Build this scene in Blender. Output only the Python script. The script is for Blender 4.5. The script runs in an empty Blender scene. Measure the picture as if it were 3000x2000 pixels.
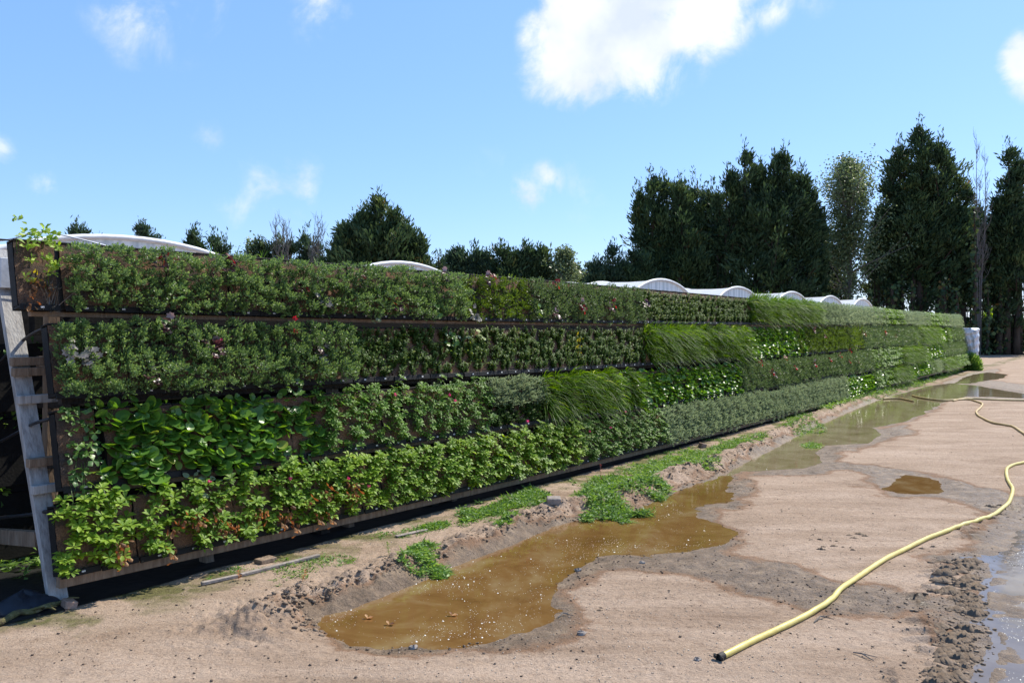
import bpy, math, random
import numpy as np
from mathutils import Matrix, Vector

# ------------------------------------------------------------------ camera, world, sun
S = bpy.context.scene
COL = S.collection
F_PX, CAM_H, HORIZON = 2421.0, 1.72, 965.0
PITCH = math.atan((1000 - HORIZON) / F_PX)
cam = bpy.data.cameras.new('camera'); camo = bpy.data.objects.new('camera', cam); COL.objects.link(camo)
cam.sensor_width = 36; cam.lens = F_PX / 3000 * 36; cam.clip_start = 0.05; cam.clip_end = 3000
camo.location = (0, 0, CAM_H); camo.rotation_euler = (math.pi / 2 - PITCH, 0, 0)
S.camera = camo

SUN_AZ, SUN_EL = math.radians(50), math.radians(50)      # azimuth clockwise from +Y
S.view_settings.view_transform = 'Standard'; S.view_settings.look = 'None'
S.view_settings.gamma = 1; S.view_settings.exposure = 0.62
sun = bpy.data.lights.new('sun', 'SUN'); suno = bpy.data.objects.new('sun', sun); COL.objects.link(suno)
sun.energy = 4.7; sun.angle = math.radians(0.5); sun.color = (1.0, 0.94, 0.82)
sd = Vector((math.sin(SUN_AZ) * math.cos(SUN_EL), math.cos(SUN_AZ) * math.cos(SUN_EL), math.sin(SUN_EL)))
suno.rotation_euler = (-sd).to_track_quat('-Z', 'Y').to_euler(); suno.location = (10, 5, 20)
S.cycles.max_bounces = 6; S.cycles.transparent_max_bounces = 4

def ray(px, py):
    x, y, z = (px - 1500) / F_PX, 1.0, (1000 - py) / F_PX
    c, s = math.cos(-PITCH), math.sin(-PITCH)
    return np.array([x, y * c - z * s, y * s + z * c])
def G(px, py, z=0.0):
    d = ray(px, py); t = (z - CAM_H) / d[2]
    return np.array([d[0] * t, d[1] * t])
def G2(pts, z=0.0):                                       # points read off a 2352 px wide view
    return np.array([G(a * 1.27551, b * 1.27551, z) for a, b in pts])

W = bpy.data.worlds.new('World'); S.world = W; W.use_nodes = True
nt = W.node_tree; N = nt.nodes; L = nt.links; N.clear()
out = N.new('ShaderNodeOutputWorld'); bg = N.new('ShaderNodeBackground'); L.new(bg.outputs[0], out.inputs[0])
sky = N.new('ShaderNodeTexSky'); sky.sky_type = 'NISHITA'; sky.sun_disc = False
sky.sun_elevation = SUN_EL; sky.sun_rotation = SUN_AZ; sky.air_density = 1.0; sky.dust_density = 0.35; sky.ozone_density = 2.2; sky.altitude = 0
SKY_STR = 0.135
bg.inputs[1].default_value = SKY_STR
tc = N.new('ShaderNodeTexCoord')
tint = N.new('ShaderNodeMix'); tint.data_type = 'RGBA'; tint.blend_type = 'MULTIPLY'; tint.inputs[0].default_value = 1
L.new(sky.outputs[0], tint.inputs[6]); tint.inputs[7].default_value = (0.92, 0.95, 1.12, 1)
gam = N.new('ShaderNodeHueSaturation'); gam.inputs['Saturation'].default_value = 1.05; gam.inputs['Value'].default_value = 1.0
flat = N.new('ShaderNodeMix'); flat.data_type = 'RGBA'; flat.inputs[0].default_value = 0.5
L.new(tint.outputs[2], flat.inputs[6]); flat.inputs[7].default_value = (1.52, 2.86, 5.25, 1)
L.new(flat.outputs[2], gam.inputs['Color'])
def math_node(op, a, b=None, clamp=False):
    m = N.new('ShaderNodeMath'); m.operation = op; m.use_clamp = clamp
    for i, v in enumerate((a, b)):
        if v is None: continue
        if isinstance(v, (int, float)): m.inputs[i].default_value = v
        else: L.new(v, m.inputs[i])
    return m.outputs[0]
# clouds: soft lobes at world directions, broken up by noise
nz = N.new('ShaderNodeTexNoise'); nz.inputs['Scale'].default_value = 15; nz.inputs['Detail'].default_value = 9; nz.inputs['Roughness'].default_value = 0.6
nz.inputs['Distortion'].default_value = 0.3
L.new(tc.outputs['Generated'], nz.inputs['Vector'])
blobs = [  # px, py, radius px, weight
 (1640, 200, 120, .75), (1720, 130, 170, .95), (1850, 90, 190, 1.0), (1980, 30, 170, .9), (2080, -20, 160, .8), (1600, 110, 90, .6), (1750, 30, 150, .9), (1660, -30, 100, .6),
 (1790, 190, 100, .45), (2240, 10, 90, .4), (1900, -90, 300, .9), (2400, -20, 80, .3),
 (2990, 190, 60, .85), (3050, 180, 90, .9), (400, 50, 150, .30), (480, 15, 180, .29), (600, 5, 160, .22), (920, -20, 150, .32),
 (880, 535, 110, .31), (790, 570, 150, .28), (710, 600, 110, .23), (620, 405, 80, .2), (1600, 530, 70, .40), (1550, 560, 90, .36), (1500, 580, 70, .22), (1680, 560, 190, .17), (140, 550, 60, .3), (160, 570, 45, .25), (0, 435, 55, .3), (120, 480, 90, .15), (1430, 510, 160, .13), (820, 470, 120, .15)]
acc = None
for px, py, r, w in blobs:
    d = ray(px, py); d = d / np.linalg.norm(d)
    vd = N.new('ShaderNodeVectorMath'); vd.operation = 'DISTANCE'
    L.new(tc.outputs['Generated'], vd.inputs[0]); vd.inputs[1].default_value = tuple(d)
    mr = N.new('ShaderNodeMapRange'); mr.interpolation_type = 'SMOOTHSTEP'
    mr.inputs['From Min'].default_value = 0; mr.inputs['From Max'].default_value = r / F_PX * 1.5
    mr.inputs['To Min'].default_value = w; mr.inputs['To Max'].default_value = 0
    L.new(vd.outputs['Value'], mr.inputs['Value'])
    acc = mr.outputs[0] if acc is None else math_node('MAXIMUM', acc, mr.outputs[0])
nn = math_node('MULTIPLY', math_node('SUBTRACT', nz.outputs['Fac'], 0.5), 1.9)
gate = math_node('MINIMUM', math_node('MULTIPLY', acc, 3.0), 1.0)
dens = math_node('ADD', acc, math_node('MULTIPLY', nn, gate))
mr = N.new('ShaderNodeMapRange'); mr.interpolation_type = 'SMOOTHSTEP'
mr.inputs['From Min'].default_value = 0.14; mr.inputs['From Max'].default_value = 0.74
mr.inputs['To Min'].default_value = 0; mr.inputs['To Max'].default_value = 0.96
L.new(dens, mr.inputs['Value'])
mix = N.new('ShaderNodeMix'); mix.data_type = 'RGBA'
L.new(mr.outputs[0], mix.inputs[0]); L.new(gam.outputs[0], mix.inputs[6])
nz3 = N.new('ShaderNodeTexNoise'); nz3.inputs['Scale'].default_value = 11; nz3.inputs['Detail'].default_value = 5; L.new(tc.outputs['Generated'], nz3.inputs['Vector'])
cr = N.new('ShaderNodeValToRGB'); L.new(nz3.outputs['Fac'], cr.inputs[0])
for k_, (p_, c_) in enumerate(((.36, (.52, .575, .68)), (.58, (.70, .725, .77)))):
    cr.color_ramp.elements[k_].position = p_; cr.color_ramp.elements[k_].color = (*c_, 1)
cm = N.new('ShaderNodeMix'); cm.data_type = 'RGBA'; cm.blend_type = 'MULTIPLY'; cm.inputs[0].default_value = 1; cm.clamp_result = False
L.new(cr.outputs[0], cm.inputs[6]); cm.inputs[7].default_value = (1 / SKY_STR,) * 3 + (1,); L.new(cm.outputs[2], mix.inputs[7])
L.new(mix.outputs[2], bg.inputs[0])

# ------------------------------------------------------------------ helpers
rng = np.random.default_rng(7)
random.seed(7)
def link(o, parent=None):
    COL.objects.link(o)
    if parent is not None: o.parent = parent
    return o
def mesh(name, V, F, mat, rnd=None, smooth=False, extra=None):
    V = np.asarray(V, dtype=np.float32).reshape(-1, 3)
    me = bpy.data.meshes.new(name)
    if isinstance(F, np.ndarray):
        k = F.shape[1]; n = len(F)
        me.vertices.add(len(V)); me.vertices.foreach_set('co', V.ravel())
        me.loops.add(n * k); me.loops.foreach_set('vertex_index', F.astype(np.int32).ravel())
        me.polygons.add(n); me.polygons.foreach_set('loop_start', np.arange(0, n * k, k, dtype=np.int32))
        me.update(calc_edges=True); me.validate()
    else:
        me.from_pydata([tuple(v) for v in V], [], F); me.update()
    if rnd is not None:
        a = me.attributes.new('rnd', 'FLOAT', 'POINT'); a.data.foreach_set('value', np.asarray(rnd, dtype=np.float32))
    for k2, v2 in (extra or {}).items():
        a = me.attributes.new(k2, 'FLOAT', 'POINT'); a.data.foreach_set('value', np.asarray(v2, dtype=np.float32))
    if smooth: me.polygons.foreach_set('use_smooth', np.ones(len(me.polygons), dtype=bool))
    me.materials.append(mat)
    return me
def obj(name, me, parent=None):
    return link(bpy.data.objects.new(name, me), parent)
def tag(o, label=None, cat=None, group=None, kind=None):
    if label: o['label'] = label
    if cat: o['category'] = cat
    if group: o['group'] = group
    if kind: o['kind'] = kind
    return o
def empty(name, loc=(0, 0, 0)):
    o = bpy.data.objects.new(name, None); o.location = loc; o.empty_display_size = 0.1
    return link(o)
class MB:
    """collects boxes, tubes and raw pieces; build() makes one mesh object"""
    def __init__(s): s.V = []; s.F = []; s.n = 0
    def add(s, V, F):
        V = np.asarray(V, dtype=float).reshape(-1, 3)
        s.V.append(V); s.F += [tuple(int(i) + s.n for i in f) for f in F]; s.n += len(V); return s
    def box(s, c, e, R=None, bev=0.0):
        e = np.array(e) / 2.0
        b = min(bev, min(e) * .6)
        if b > 0:
            V = []; 
            for sx in (-1, 1):
                for sy in (-1, 1):
                    for sz in (-1, 1):
                        V += [(sx * e[0], sy * (e[1] - b), sz * (e[2] - b)), (sx * (e[0] - b), sy * e[1], sz * (e[2] - b)), (sx * (e[0] - b), sy * (e[1] - b), sz * e[2])]
            V = np.array(V)
            def i(sx, sy, sz, a): return (((sx > 0) * 2 + (sy > 0)) * 2 + (sz > 0)) * 3 + a
            F = []
            F += [[i(1, -1, -1, 0), i(1, 1, -1, 0), i(1, 1, 1, 0), i(1, -1, 1, 0)], [i(-1, -1, -1, 0), i(-1, -1, 1, 0), i(-1, 1, 1, 0), i(-1, 1, -1, 0)]]
            F += [[i(-1, 1, -1, 1), i(-1, 1, 1, 1), i(1, 1, 1, 1), i(1, 1, -1, 1)], [i(-1, -1, -1, 1), i(1, -1, -1, 1), i(1, -1, 1, 1), i(-1, -1, 1, 1)]]
            F += [[i(-1, -1, 1, 2), i(1, -1, 1, 2), i(1, 1, 1, 2), i(-1, 1, 1, 2)], [i(-1, -1, -1, 2), i(-1, 1, -1, 2), i(1, 1, -1, 2), i(1, -1, -1, 2)]]
            for sx in (-1, 1):
                for sy in (-1, 1): F.append([i(sx, sy, -1, 0), i(sx, sy, -1, 1), i(sx, sy, 1, 1), i(sx, sy, 1, 0)])
            for sx in (-1, 1):
                for sz in (-1, 1): F.append([i(sx, -1, sz, 0), i(sx, -1, sz, 2), i(sx, 1, sz, 2), i(sx, 1, sz, 0)])
            for sy in (-1, 1):
                for sz in (-1, 1): F.append([i(-1, sy, sz, 1), i(-1, sy, sz, 2), i(1, sy, sz, 2), i(1, sy, sz, 1)])
            for sx in (-1, 1):
                for sy in (-1, 1):
                    for sz in (-1, 1): F.append([i(sx, sy, sz, 0), i(sx, sy, sz, 1), i(sx, sy, sz, 2)])
        else:
            V = np.array([(x, y, z) for x in (-e[0], e[0]) for y in (-e[1], e[1]) for z in (-e[2], e[2])])
            F = [(0, 1, 3, 2), (4, 6, 7, 5), (0, 4, 5, 1), (2, 3, 7, 6), (0, 2, 6, 4), (1, 5, 7, 3)]
        if R is not None: V = V @ np.asarray(R).T
        return s.add(V + np.array(c), F)
    def beam(s, a, b, w, h, up=(0, 0, 1), bev=0.003):
        a = np.array(a, float); b = np.array(b, float); d = b - a; l = np.linalg.norm(d); d /= l
        u = np.array(up, float); x = np.cross(d, u); x /= np.linalg.norm(x); z = np.cross(x, d)
        return s.box((a + b) / 2, (w, l, h), np.stack([x, d, z], 1), bev)
    def tube(s, P, r, seg=8, cap=True):
        P = np.asarray(P, float); n = len(P); r = np.broadcast_to(r, (n,))
        T = np.gradient(P, axis=0); T /= np.linalg.norm(T, axis=1)[:, None] + 1e-9
        ref = np.array([0, 0, 1.0]) if abs(T[0][2]) < .9 else np.array([1.0, 0, 0])
        V = []
        for i in range(n):
            x = np.cross(T[i], ref); x /= np.linalg.norm(x) + 1e-9; y = np.cross(T[i], x)
            for k in range(seg):
                a = 2 * math.pi * k / seg; V.append(P[i] + r[i] * (math.cos(a) * x + math.sin(a) * y))
        F = [(i * seg + k, i * seg + (k + 1) % seg, (i + 1) * seg + (k + 1) % seg, (i + 1) * seg + k) for i in range(n - 1) for k in range(seg)]
        if cap: F += [tuple(range(seg - 1, -1, -1)), tuple((n - 1) * seg + k for k in range(seg))]
        return s.add(V, F)
    def build(s, name, mat, parent=None, smooth=False):
        return obj(name, mesh(name, np.concatenate(s.V), s.F, mat, smooth=smooth), parent)
def spline(P, n):
    P = np.asarray(P, float); m = len(P); t = np.linspace(0, m - 1, n); out = []
    for u in t:
        i = min(int(u), m - 2); f = u - i
        p0, p1, p2, p3 = P[max(i - 1, 0)], P[i], P[i + 1], P[min(i + 2, m - 1)]
        out.append(.5 * ((2 * p1) + (-p0 + p2) * f + (2 * p0 - 5 * p1 + 4 * p2 - p3) * f * f + (-p0 + 3 * p1 - 3 * p2 + p3) * f ** 3))
    return np.array(out)
def vnoise(x, y, seed=0):
    xi = np.floor(x).astype(np.int64); yi = np.floor(y).astype(np.int64); xf = x - xi; yf = y - yi
    def h(a, b):
        n = (a * 374761393 + b * 668265263 + seed * 1442695041) & 0x7fffffff
        n = (n ^ (n >> 13)) * 1274126177 & 0x7fffffff
        return ((n ^ (n >> 16)) & 0xffff) / 65535.0
    u = xf * xf * (3 - 2 * xf); v = yf * yf * (3 - 2 * yf)
    return (h(xi, yi) * (1 - u) + h(xi + 1, yi) * u) * (1 - v) + (h(xi, yi + 1) * (1 - u) + h(xi + 1, yi + 1) * u) * v - .5
def fbm(x, y, o=4, seed=0):
    r = 0; a = 1.0
    for k in range(o): r = r + a * vnoise(x * 2 ** k, y * 2 ** k, seed + k); a *= .5
    return r
def ss(a, b, x):
    t = np.clip((x - a) / (b - a), 0, 1); return t * t * (3 - 2 * t)

# ------------------------------------------------------------------ materials
def new_mat(name):
    m = bpy.data.materials.new(name); m.use_nodes = True
    return m, m.node_tree.nodes, m.node_tree.links, m.node_tree.nodes['Principled BSDF']
def ramp(n, stops):
    r = n.new('ShaderNodeValToRGB'); e = r.color_ramp.elements
    while len(e) < len(stops): e.new(.5)
    for k, (p, c) in enumerate(stops): e[k].position = p; e[k].color = (*c, 1)
    return r
def leaf_mat(name, stops, rough=.42, transl=.3, spec=.5):
    m, n, l, b = new_mat(name)
    a = n.new('ShaderNodeAttribute'); a.attribute_name = 'rnd'
    oi = n.new('ShaderNodeObjectInfo'); ad = n.new('ShaderNodeMath'); ad.operation = 'MULTIPLY_ADD'
    l.new(oi.outputs['Random'], ad.inputs[0]); ad.inputs[1].default_value = .16; l.new(a.outputs['Fac'], ad.inputs[2])
    sb = n.new('ShaderNodeMath'); sb.operation = 'SUBTRACT'; l.new(ad.outputs[0], sb.inputs[0]); sb.inputs[1].default_value = .08
    r = ramp(n, stops); l.new(sb.outputs[0], r.inputs[0]); l.new(r.outputs[0], b.inputs['Base Color'])
    b.inputs['Roughness'].default_value = rough; b.inputs['Specular IOR Level'].default_value = spec
    t = n.new('ShaderNodeBsdfTranslucent')
    hs = n.new('ShaderNodeHueSaturation'); hs.inputs['Hue'].default_value = .478; hs.inputs['Saturation'].default_value = 1.15; hs.inputs['Value'].default_value = 2.0
    l.new(r.outputs[0], hs.inputs['Color']); l.new(hs.outputs[0], t.inputs[0])
    mx = n.new('ShaderNodeMixShader'); mx.inputs[0].default_value = transl
    l.new(b.outputs[0], mx.inputs[1]); l.new(t.outputs[0], mx.inputs[2]); l.new(mx.outputs[0], n['Material Output'].inputs[0])
    return m
def noise_mat(name, stops, scale=8, rough=.8, bump=.3, bscale=None, stretch=None, detail=6, spec=.3, dist=.02):
    m, n, l, b = new_mat(name)
    t = n.new('ShaderNodeTexCoord'); mp = n.new('ShaderNodeMapping'); l.new(t.outputs['Object'], mp.inputs[0])
    if stretch: mp.inputs['Scale'].default_value = stretch
    z = n.new('ShaderNodeTexNoise'); z.inputs['Scale'].default_value = scale; z.inputs['Detail'].default_value = detail; z.inputs['Roughness'].default_value = .65
    l.new(mp.outputs[0], z.inputs['Vector']); r = ramp(n, stops); l.new(z.outputs['Fac'], r.inputs[0]); l.new(r.outputs[0], b.inputs['Base Color'])
    b.inputs['Roughness'].default_value = rough; b.inputs['Specular IOR Level'].default_value = spec
    if bump:
        z2 = n.new('ShaderNodeTexNoise'); z2.inputs['Scale'].default_value = bscale or scale * 3; z2.inputs['Detail'].default_value = 4; l.new(mp.outputs[0], z2.inputs['Vector'])
        bp = n.new('ShaderNodeBump'); bp.inputs['Strength'].default_value = bump; bp.inputs['Distance'].default_value = dist
        l.new(z2.outputs['Fac'], bp.inputs['Height']); l.new(bp.outputs[0], b.inputs['Normal'])
    return m
M = {}
M['hebe'] = leaf_mat('dark_shrub_leaf', [(0, (.04, .085, .028)), (.45, (.115, .195, .062)), (.8, (.22, .325, .11)), (1, (.33, .42, .18))], .42, .3, .38)
M['hebe2'] = leaf_mat('mid_shrub_leaf', [(0, (.05, .09, .03)), (.5, (.11, .175, .06)), (1, (.20, .27, .11))], .45, .25, .4)
M['lime'] = leaf_mat('yellow_green_leaf', [(0, (.04, .08, .012)), (.5, (.10, .17, .025)), (1, (.18, .27, .05))], .45, .28, .4)
M['pach'] = leaf_mat('whorl_leaf', [(0, (.05, .11, .018)), (.45, (.135, .24, .03)), (.8, (.26, .38, .05)), (1, (.36, .46, .08))], .5, .42, .28)
M['pach2'] = leaf_mat('deep_whorl_leaf', [(0, (.04, .10, .02)), (.5, (.10, .20, .035)), (1, (.21, .34, .06))], .5, .4, .28)
M['berg'] = leaf_mat('round_leaf', [(0, (.035, .10, .02)), (.5, (.09, .20, .032)), (.9, (.18, .31, .05)), (1, (.28, .34, .06))], .33, .34, .45)
M['euon'] = leaf_mat('small_glossy_leaf', [(0, (.03, .07, .018)), (.5, (.07, .13, .03)), (.85, (.13, .19, .05)), (1, (.22, .24, .05))], .55, .32, .22)
M['sage'] = leaf_mat('grey_green_leaf', [(0, (.10, .15, .08)), (.5, (.22, .28, .155)), (1, (.36, .42, .26))], .6, .3, .3)
M['straw'] = leaf_mat('strawberry_leaf', [(0, (.04, .10, .02)), (.6, (.10, .19, .035)), (1, (.2, .29, .06))], .4, .3)
M['grass'] = leaf_mat('sedge_blade', [(0, (.015, .045, .006)), (.5, (.055, .125, .014)), (.82, (.13, .24, .03)), (1, (.30, .38, .10))], .5, .42, .22)
M['weed'] = leaf_mat('weed_leaf', [(0, (.035, .09, .02)), (.5, (.10, .20, .035)), (1, (.24, .36, .10))], .5, .35, .3)
M['dead'] = leaf_mat('dead_leaf', [(0, (.12, .055, .025)), (.5, (.32, .16, .06)), (1, (.52, .32, .15))], .6, .35)
M['purple'] = leaf_mat('bronze_leaf', [(0, (.03, .012, .016)), (.5, (.08, .03, .03)), (.8, (.16, .09, .085)), (1, (.32, .22, .21))], .34, .3, .55)
M['redleaf'] = leaf_mat('red_leaf', [(0, (.05, .010, .01)), (.5, (.17, .025, .018)), (1, (.34, .07, .04))], .45, .3, .35)
M['palegrey'] = leaf_mat('silver_leaf', [(0, (.07, .085, .06)), (.6, (.16, .15, .13)), (1, (.27, .24, .23))], .5, .25)
M['yellowleaf'] = leaf_mat('yellowing_leaf', [(0, (.25, .25, .03)), (1, (.55, .48, .08))], .45, .4)
M['red'] = leaf_mat('red_petal', [(0, (.6, .01, .01)), (1, (.85, .03, .03))], .5, .3)
M['pink'] = leaf_mat('pink_petal', [(0, (.6, .03, .14)), (1, (.8, .12, .28))], .5, .3)
M['conifer'] = leaf_mat('conifer_spray', [(0, (.016, .034, .016)), (.5, (.046, .082, .034)), (.85, (.105, .15, .05)), (1, (.16, .11, .04))], .6, .2, .25)
M['conifer2'] = leaf_mat('bluish_conifer_spray', [(0, (.024, .048, .028)), (.5, (.052, .09, .048)), (1, (.10, .145, .07))], .6, .2, .25)
M['broad'] = leaf_mat('olive_tree_leaf', [(0, (.045, .07, .03)), (.5, (.10, .14, .06)), (1, (.20, .25, .13))], .45, .3, .4)
M['bark'] = noise_mat('bark', [(.3, (.03, .022, .016)), (.7, (.08, .06, .045))], 6, .9, .6, stretch=(1, 1, .2))
M['greybark'] = noise_mat('grey_bark', [(.3, (.10, .09, .08)), (.7, (.22, .2, .18))], 6, .9, .4, stretch=(1, 1, .2))
M['tray'] = noise_mat('black_tray_plastic', [(.3, (.008, .008, .008)), (.7, (.017, .016, .015))], 20, .65, .15, spec=.2)
M['tag'] = noise_mat('white_tag', [(.3, (.4, .4, .38)), (.7, (.6, .6, .58))], 30, .5, 0)
M['wood'] = noise_mat('weathered_timber', [(.25, (.12, .08, .055)), (.5, (.22, .155, .105)), (.75, (.33, .25, .18))], 7, .8, .35, stretch=(4, 4, .6))
M['woodlight'] = noise_mat('pale_grey_timber', [(.25, (.17, .155, .14)), (.5, (.36, .345, .33)), (.78, (.50, .49, .47))], 6, .7, .3, stretch=(5, 5, .6))
M['wooddark'] = noise_mat('dark_timber', [(.3, (.02, .016, .013)), (.7, (.05, .038, .03))], 8, .8, .3, stretch=(4, 4, .6))
M['pipe'] = noise_mat('black_pipe', [(.3, (.015, .015, .017)), (.7, (.035, .035, .04))], 20, .35, .05)
M['metal'] = noise_mat('galvanised_plate', [(.3, (.42, .45, .5)), (.7, (.6, .63, .68))], 20, .35, .05)

# coir / soil of the modules
def medium_mat():
    m, n, l, b = new_mat('coir_medium')
    t = n.new('ShaderNodeTexCoord'); oi = n.new('ShaderNodeObjectInfo'); va = n.new('ShaderNodeVectorMath')
    l.new(t.outputs['Object'], va.inputs[0]); l.new(oi.outputs['Location'], va.inputs[1])
    z = n.new('ShaderNodeTexNoise'); z.inputs['Scale'].default_value = 6; z.inputs['Detail'].default_value = 3; l.new(va.outputs[0], z.inputs['Vector'])
    z2 = n.new('ShaderNodeTexNoise'); z2.inputs['Scale'].default_value = 90; z2.inputs['Detail'].default_value = 4; z2.inputs['Roughness'].default_value = .8; l.new(va.outputs[0], z2.inputs['Vector'])
    r1 = ramp(n, [(.35, (.06, .045, .035)), (.65, (.22, .115, .06))]); l.new(z.outputs['Fac'], r1.inputs[0])
    r2 = ramp(n, [(.3, (.25, .22, .2)), (.55, (1, 1, 1)), (.75, (1.9, 1.8, 1.7))]); l.new(z2.outputs['Fac'], r2.inputs[0])
    mx = n.new('ShaderNodeMix'); mx.data_type = 'RGBA'; mx.blend_type = 'MULTIPLY'; mx.inputs[0].default_value = 1
    l.new(r1.outputs[0], mx.inputs[6]); l.new(r2.outputs[0], mx.inputs[7]); l.new(mx.outputs[2], b.inputs['Base Color'])
    b.inputs['Roughness'].default_value = .95
    bp = n.new('ShaderNodeBump'); bp.inputs['Strength'].default_value = .9; bp.inputs['Distance'].default_value = .012
    l.new(z2.outputs['Fac'], bp.inputs['Height']); l.new(bp.outputs[0], b.inputs['Normal'])
    return m
M['medium'] = medium_mat()

# ------------------------------------------------------------------ leaf generators (arrays)
def norm(a): return a / (np.linalg.norm(a, axis=-1, keepdims=True) + 1e-9)
def T_leaf(w=.3, fold=.1, curl=-.08):
    return (np.array([(0, 0, 0), (-w, .5, fold), (0, .5, 0), (w, .5, fold), (0, 1, curl)]), np.array([(0, 2, 1), (0, 3, 2), (1, 2, 4), (2, 3, 4)]))
def T_obov(w=.3, fold=.08, curl=-.12):   # widest beyond the middle
    return (np.array([(0, 0, 0), (-w * .55, .35, fold * .6), (-w, .68, fold), (0, .45, 0), (0, .75, -.03), (w, .68, fold), (w * .55, .35, fold * .6), (0, 1, curl)]),
            np.array([(0, 3, 1), (1, 3, 2), (3, 4, 2), (2, 4, 7), (0, 6, 3), (6, 5, 3), (3, 5, 4), (5, 7, 4)]))
def T_dia(w=.25):
    return (np.array([(0, 0, 0), (-w, .55, 0), (w, .55, 0), (0, 1, 0)]), np.array([(0, 2, 1), (1, 2, 3)]))
def T_round():
    V = [(0, .5, -.06)]; n = 10
    for k in range(n):
        a = 2 * math.pi * k / n; rr = .5 if k else .5
        V.append((-.46 * math.sin(a), .5 - rr * math.cos(a), .07 + .05 * math.cos(2 * a)))
    return (np.array(V), np.array([(0, 1 + k, 1 + (k + 1) % n) for k in range(n)]))
def T_lobed():
    V = [(0, .45, -.05)]; n = 14
    for k in range(n):
        a = 2 * math.pi * k / n; rr = .52 if k % 2 == 0 else .36
        if k == 0: rr = .25
        V.append((-rr * math.sin(a), .45 - rr * math.cos(a), .06 * (k % 2) + .04 * math.cos(2 * a)))
    return (np.array(V), np.array([(0, 1 + k, 1 + (k + 1) % n) for k in range(n)]))
def place(T, P, D, Nn, sc, r=None, rs=None):
    """copies of template T at P, long axis D, face normal near Nn, size sc"""
    V0, F0 = T; rs = rs or rng
    D = norm(D); X = norm(np.cross(D, Nn)); Z = np.cross(X, D)
    sc = np.asarray(sc).reshape(-1, 1, 1)
    V = P[:, None, :] + sc * (V0[None, :, 0:1] * X[:, None, :] + V0[None, :, 1:2] * D[:, None, :] + V0[None, :, 2:3] * Z[:, None, :])
    n = len(P); F = F0[None] + (np.arange(n) * len(V0))[:, None, None]
    if r is None: r = rs.random(n)
    return V.reshape(-1, 3), F.reshape(-1, 3), np.repeat(r, len(V0))
def merge(parts):
    Vs, Fs, Rs = [], [], []; o = 0
    for V, F, R in parts:
        Vs.append(V); Fs.append(F + o); Rs.append(R); o += len(V)
    return np.concatenate(Vs), np.concatenate(Fs), np.concatenate(Rs)
def rand_dirs(n, rs): return norm(rs.normal(size=(n, 3)))
MW, MH = .25, .5
OUT = np.array([0, -1.0, 0]); UP = np.array([0, 0, 1.0])

def sp_shrub(rs, k=1.0, clumps=13, bulge=.10, leaf=.020, shoots=10, lv=13, cr=.062, w=.2, cols=2, fill=1.0, jx=.02):
    """clumps of short leafy shoots"""
    parts = []
    rows = max(2, int(clumps / cols)); C = []
    for c in range(cols):
        off = rs.uniform(-.5, .5)
        for q in range(rows):
            if rs.random() > fill: continue
            C.append(((c + .5) / cols * MW - MW / 2 + rs.normal(0, jx), (q + .5 + off * .5) / rows * (MH - .01) - .005 + rs.normal(0, .018)))
    for (cx, cz) in C:
        r0 = cr * rs.uniform(.75, 1.25); pr = bulge * rs.uniform(.55, 1.2); n = int(shoots * rs.uniform(.8, 1.2))
        d = rand_dirs(n, rs); d[:, 1] = -abs(d[:, 1]); d[:, 2] += .35; d = norm(d)
        base = np.array([cx, -pr * .45, cz]) + d * np.array([r0, pr * .75, r0]) * rs.uniform(.55, 1, (n, 1))
        ax = norm(d + UP * .5 + OUT * .25 + rs.normal(0, .2, (n, 3)))
        m = lv; t = np.tile(np.linspace(0, 1, m), n); B = np.repeat(base, m, 0); A = np.repeat(ax, m, 0)
        side = norm(np.cross(A, rand_dirs(n * m, rs))); sp = (1.25 - t)[:, None]
        D = norm(A * (.55 + t[:, None] * .6) + side * sp)
        P = B + A * (t * leaf * 2.1)[:, None]
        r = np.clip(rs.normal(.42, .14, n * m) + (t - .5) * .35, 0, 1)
        parts.append(place(T_dia(w), P, D, A + rs.normal(0, .2, (n * m, 3)), leaf * rs.uniform(.8, 1.25, n * m), r, rs))
    return merge(parts)
def sp_whorl(rs, n=15, leaf=.052, bulge=.13, w=.25, drop=.0, grid=True):
    """stems ending in whorls of obovate leaves; bare stem below"""
    parts = []
    for q in range(n):
        cx = rs.uniform(-MW / 2, MW / 2); cz = (q + rs.uniform(.1, .9)) / n * (MH + .01) - .015
        if rs.random() < drop: continue
        b = np.array([cx, 0, cz]); pr = bulge * rs.uniform(.45, 1.2)
        tip = b + np.array([rs.normal(0, .02), -pr, pr * rs.uniform(.1, .8)])
        ax = norm(tip - b + UP * .09 + rs.normal(0, .015, 3))
        for tier, (f, m, s2, lift) in enumerate(((1.0, 7, 1.0, .35), (.72, 5, .85, -.05), (.5, 3, .7, -.25))):
            if tier == 2 and rs.random() < .5: continue
            a = rs.uniform(0, 6.28) + np.arange(m) * 2 * math.pi / m + rs.normal(0, .15, m)
            X = norm(np.cross(ax, UP + .01)); Y = np.cross(ax, X)
            rad = np.cos(a)[:, None] * X + np.sin(a)[:, None] * Y
            D = norm(rad + ax * (lift + rs.normal(0, .15, (m, 1))) - UP * .08)
            P = np.repeat((b + (tip - b) * f)[None], m, 0) + rad * .004
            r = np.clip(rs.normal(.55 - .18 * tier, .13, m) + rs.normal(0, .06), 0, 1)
            parts.append(place(T_obov(w), P, D, np.repeat(ax[None], m, 0) + UP * .2, leaf * s2 * rs.uniform(.7, 1.2, m), r, rs))
        sd_ = norm(np.cross(tip - b, UP)) * .002
        V = np.array([b - sd_, b + sd_, tip + sd_, tip - sd_]); parts.append((V, np.array([(0, 1, 2), (0, 2, 3)]), np.full(4, .3)))
    return merge(parts)
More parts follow.
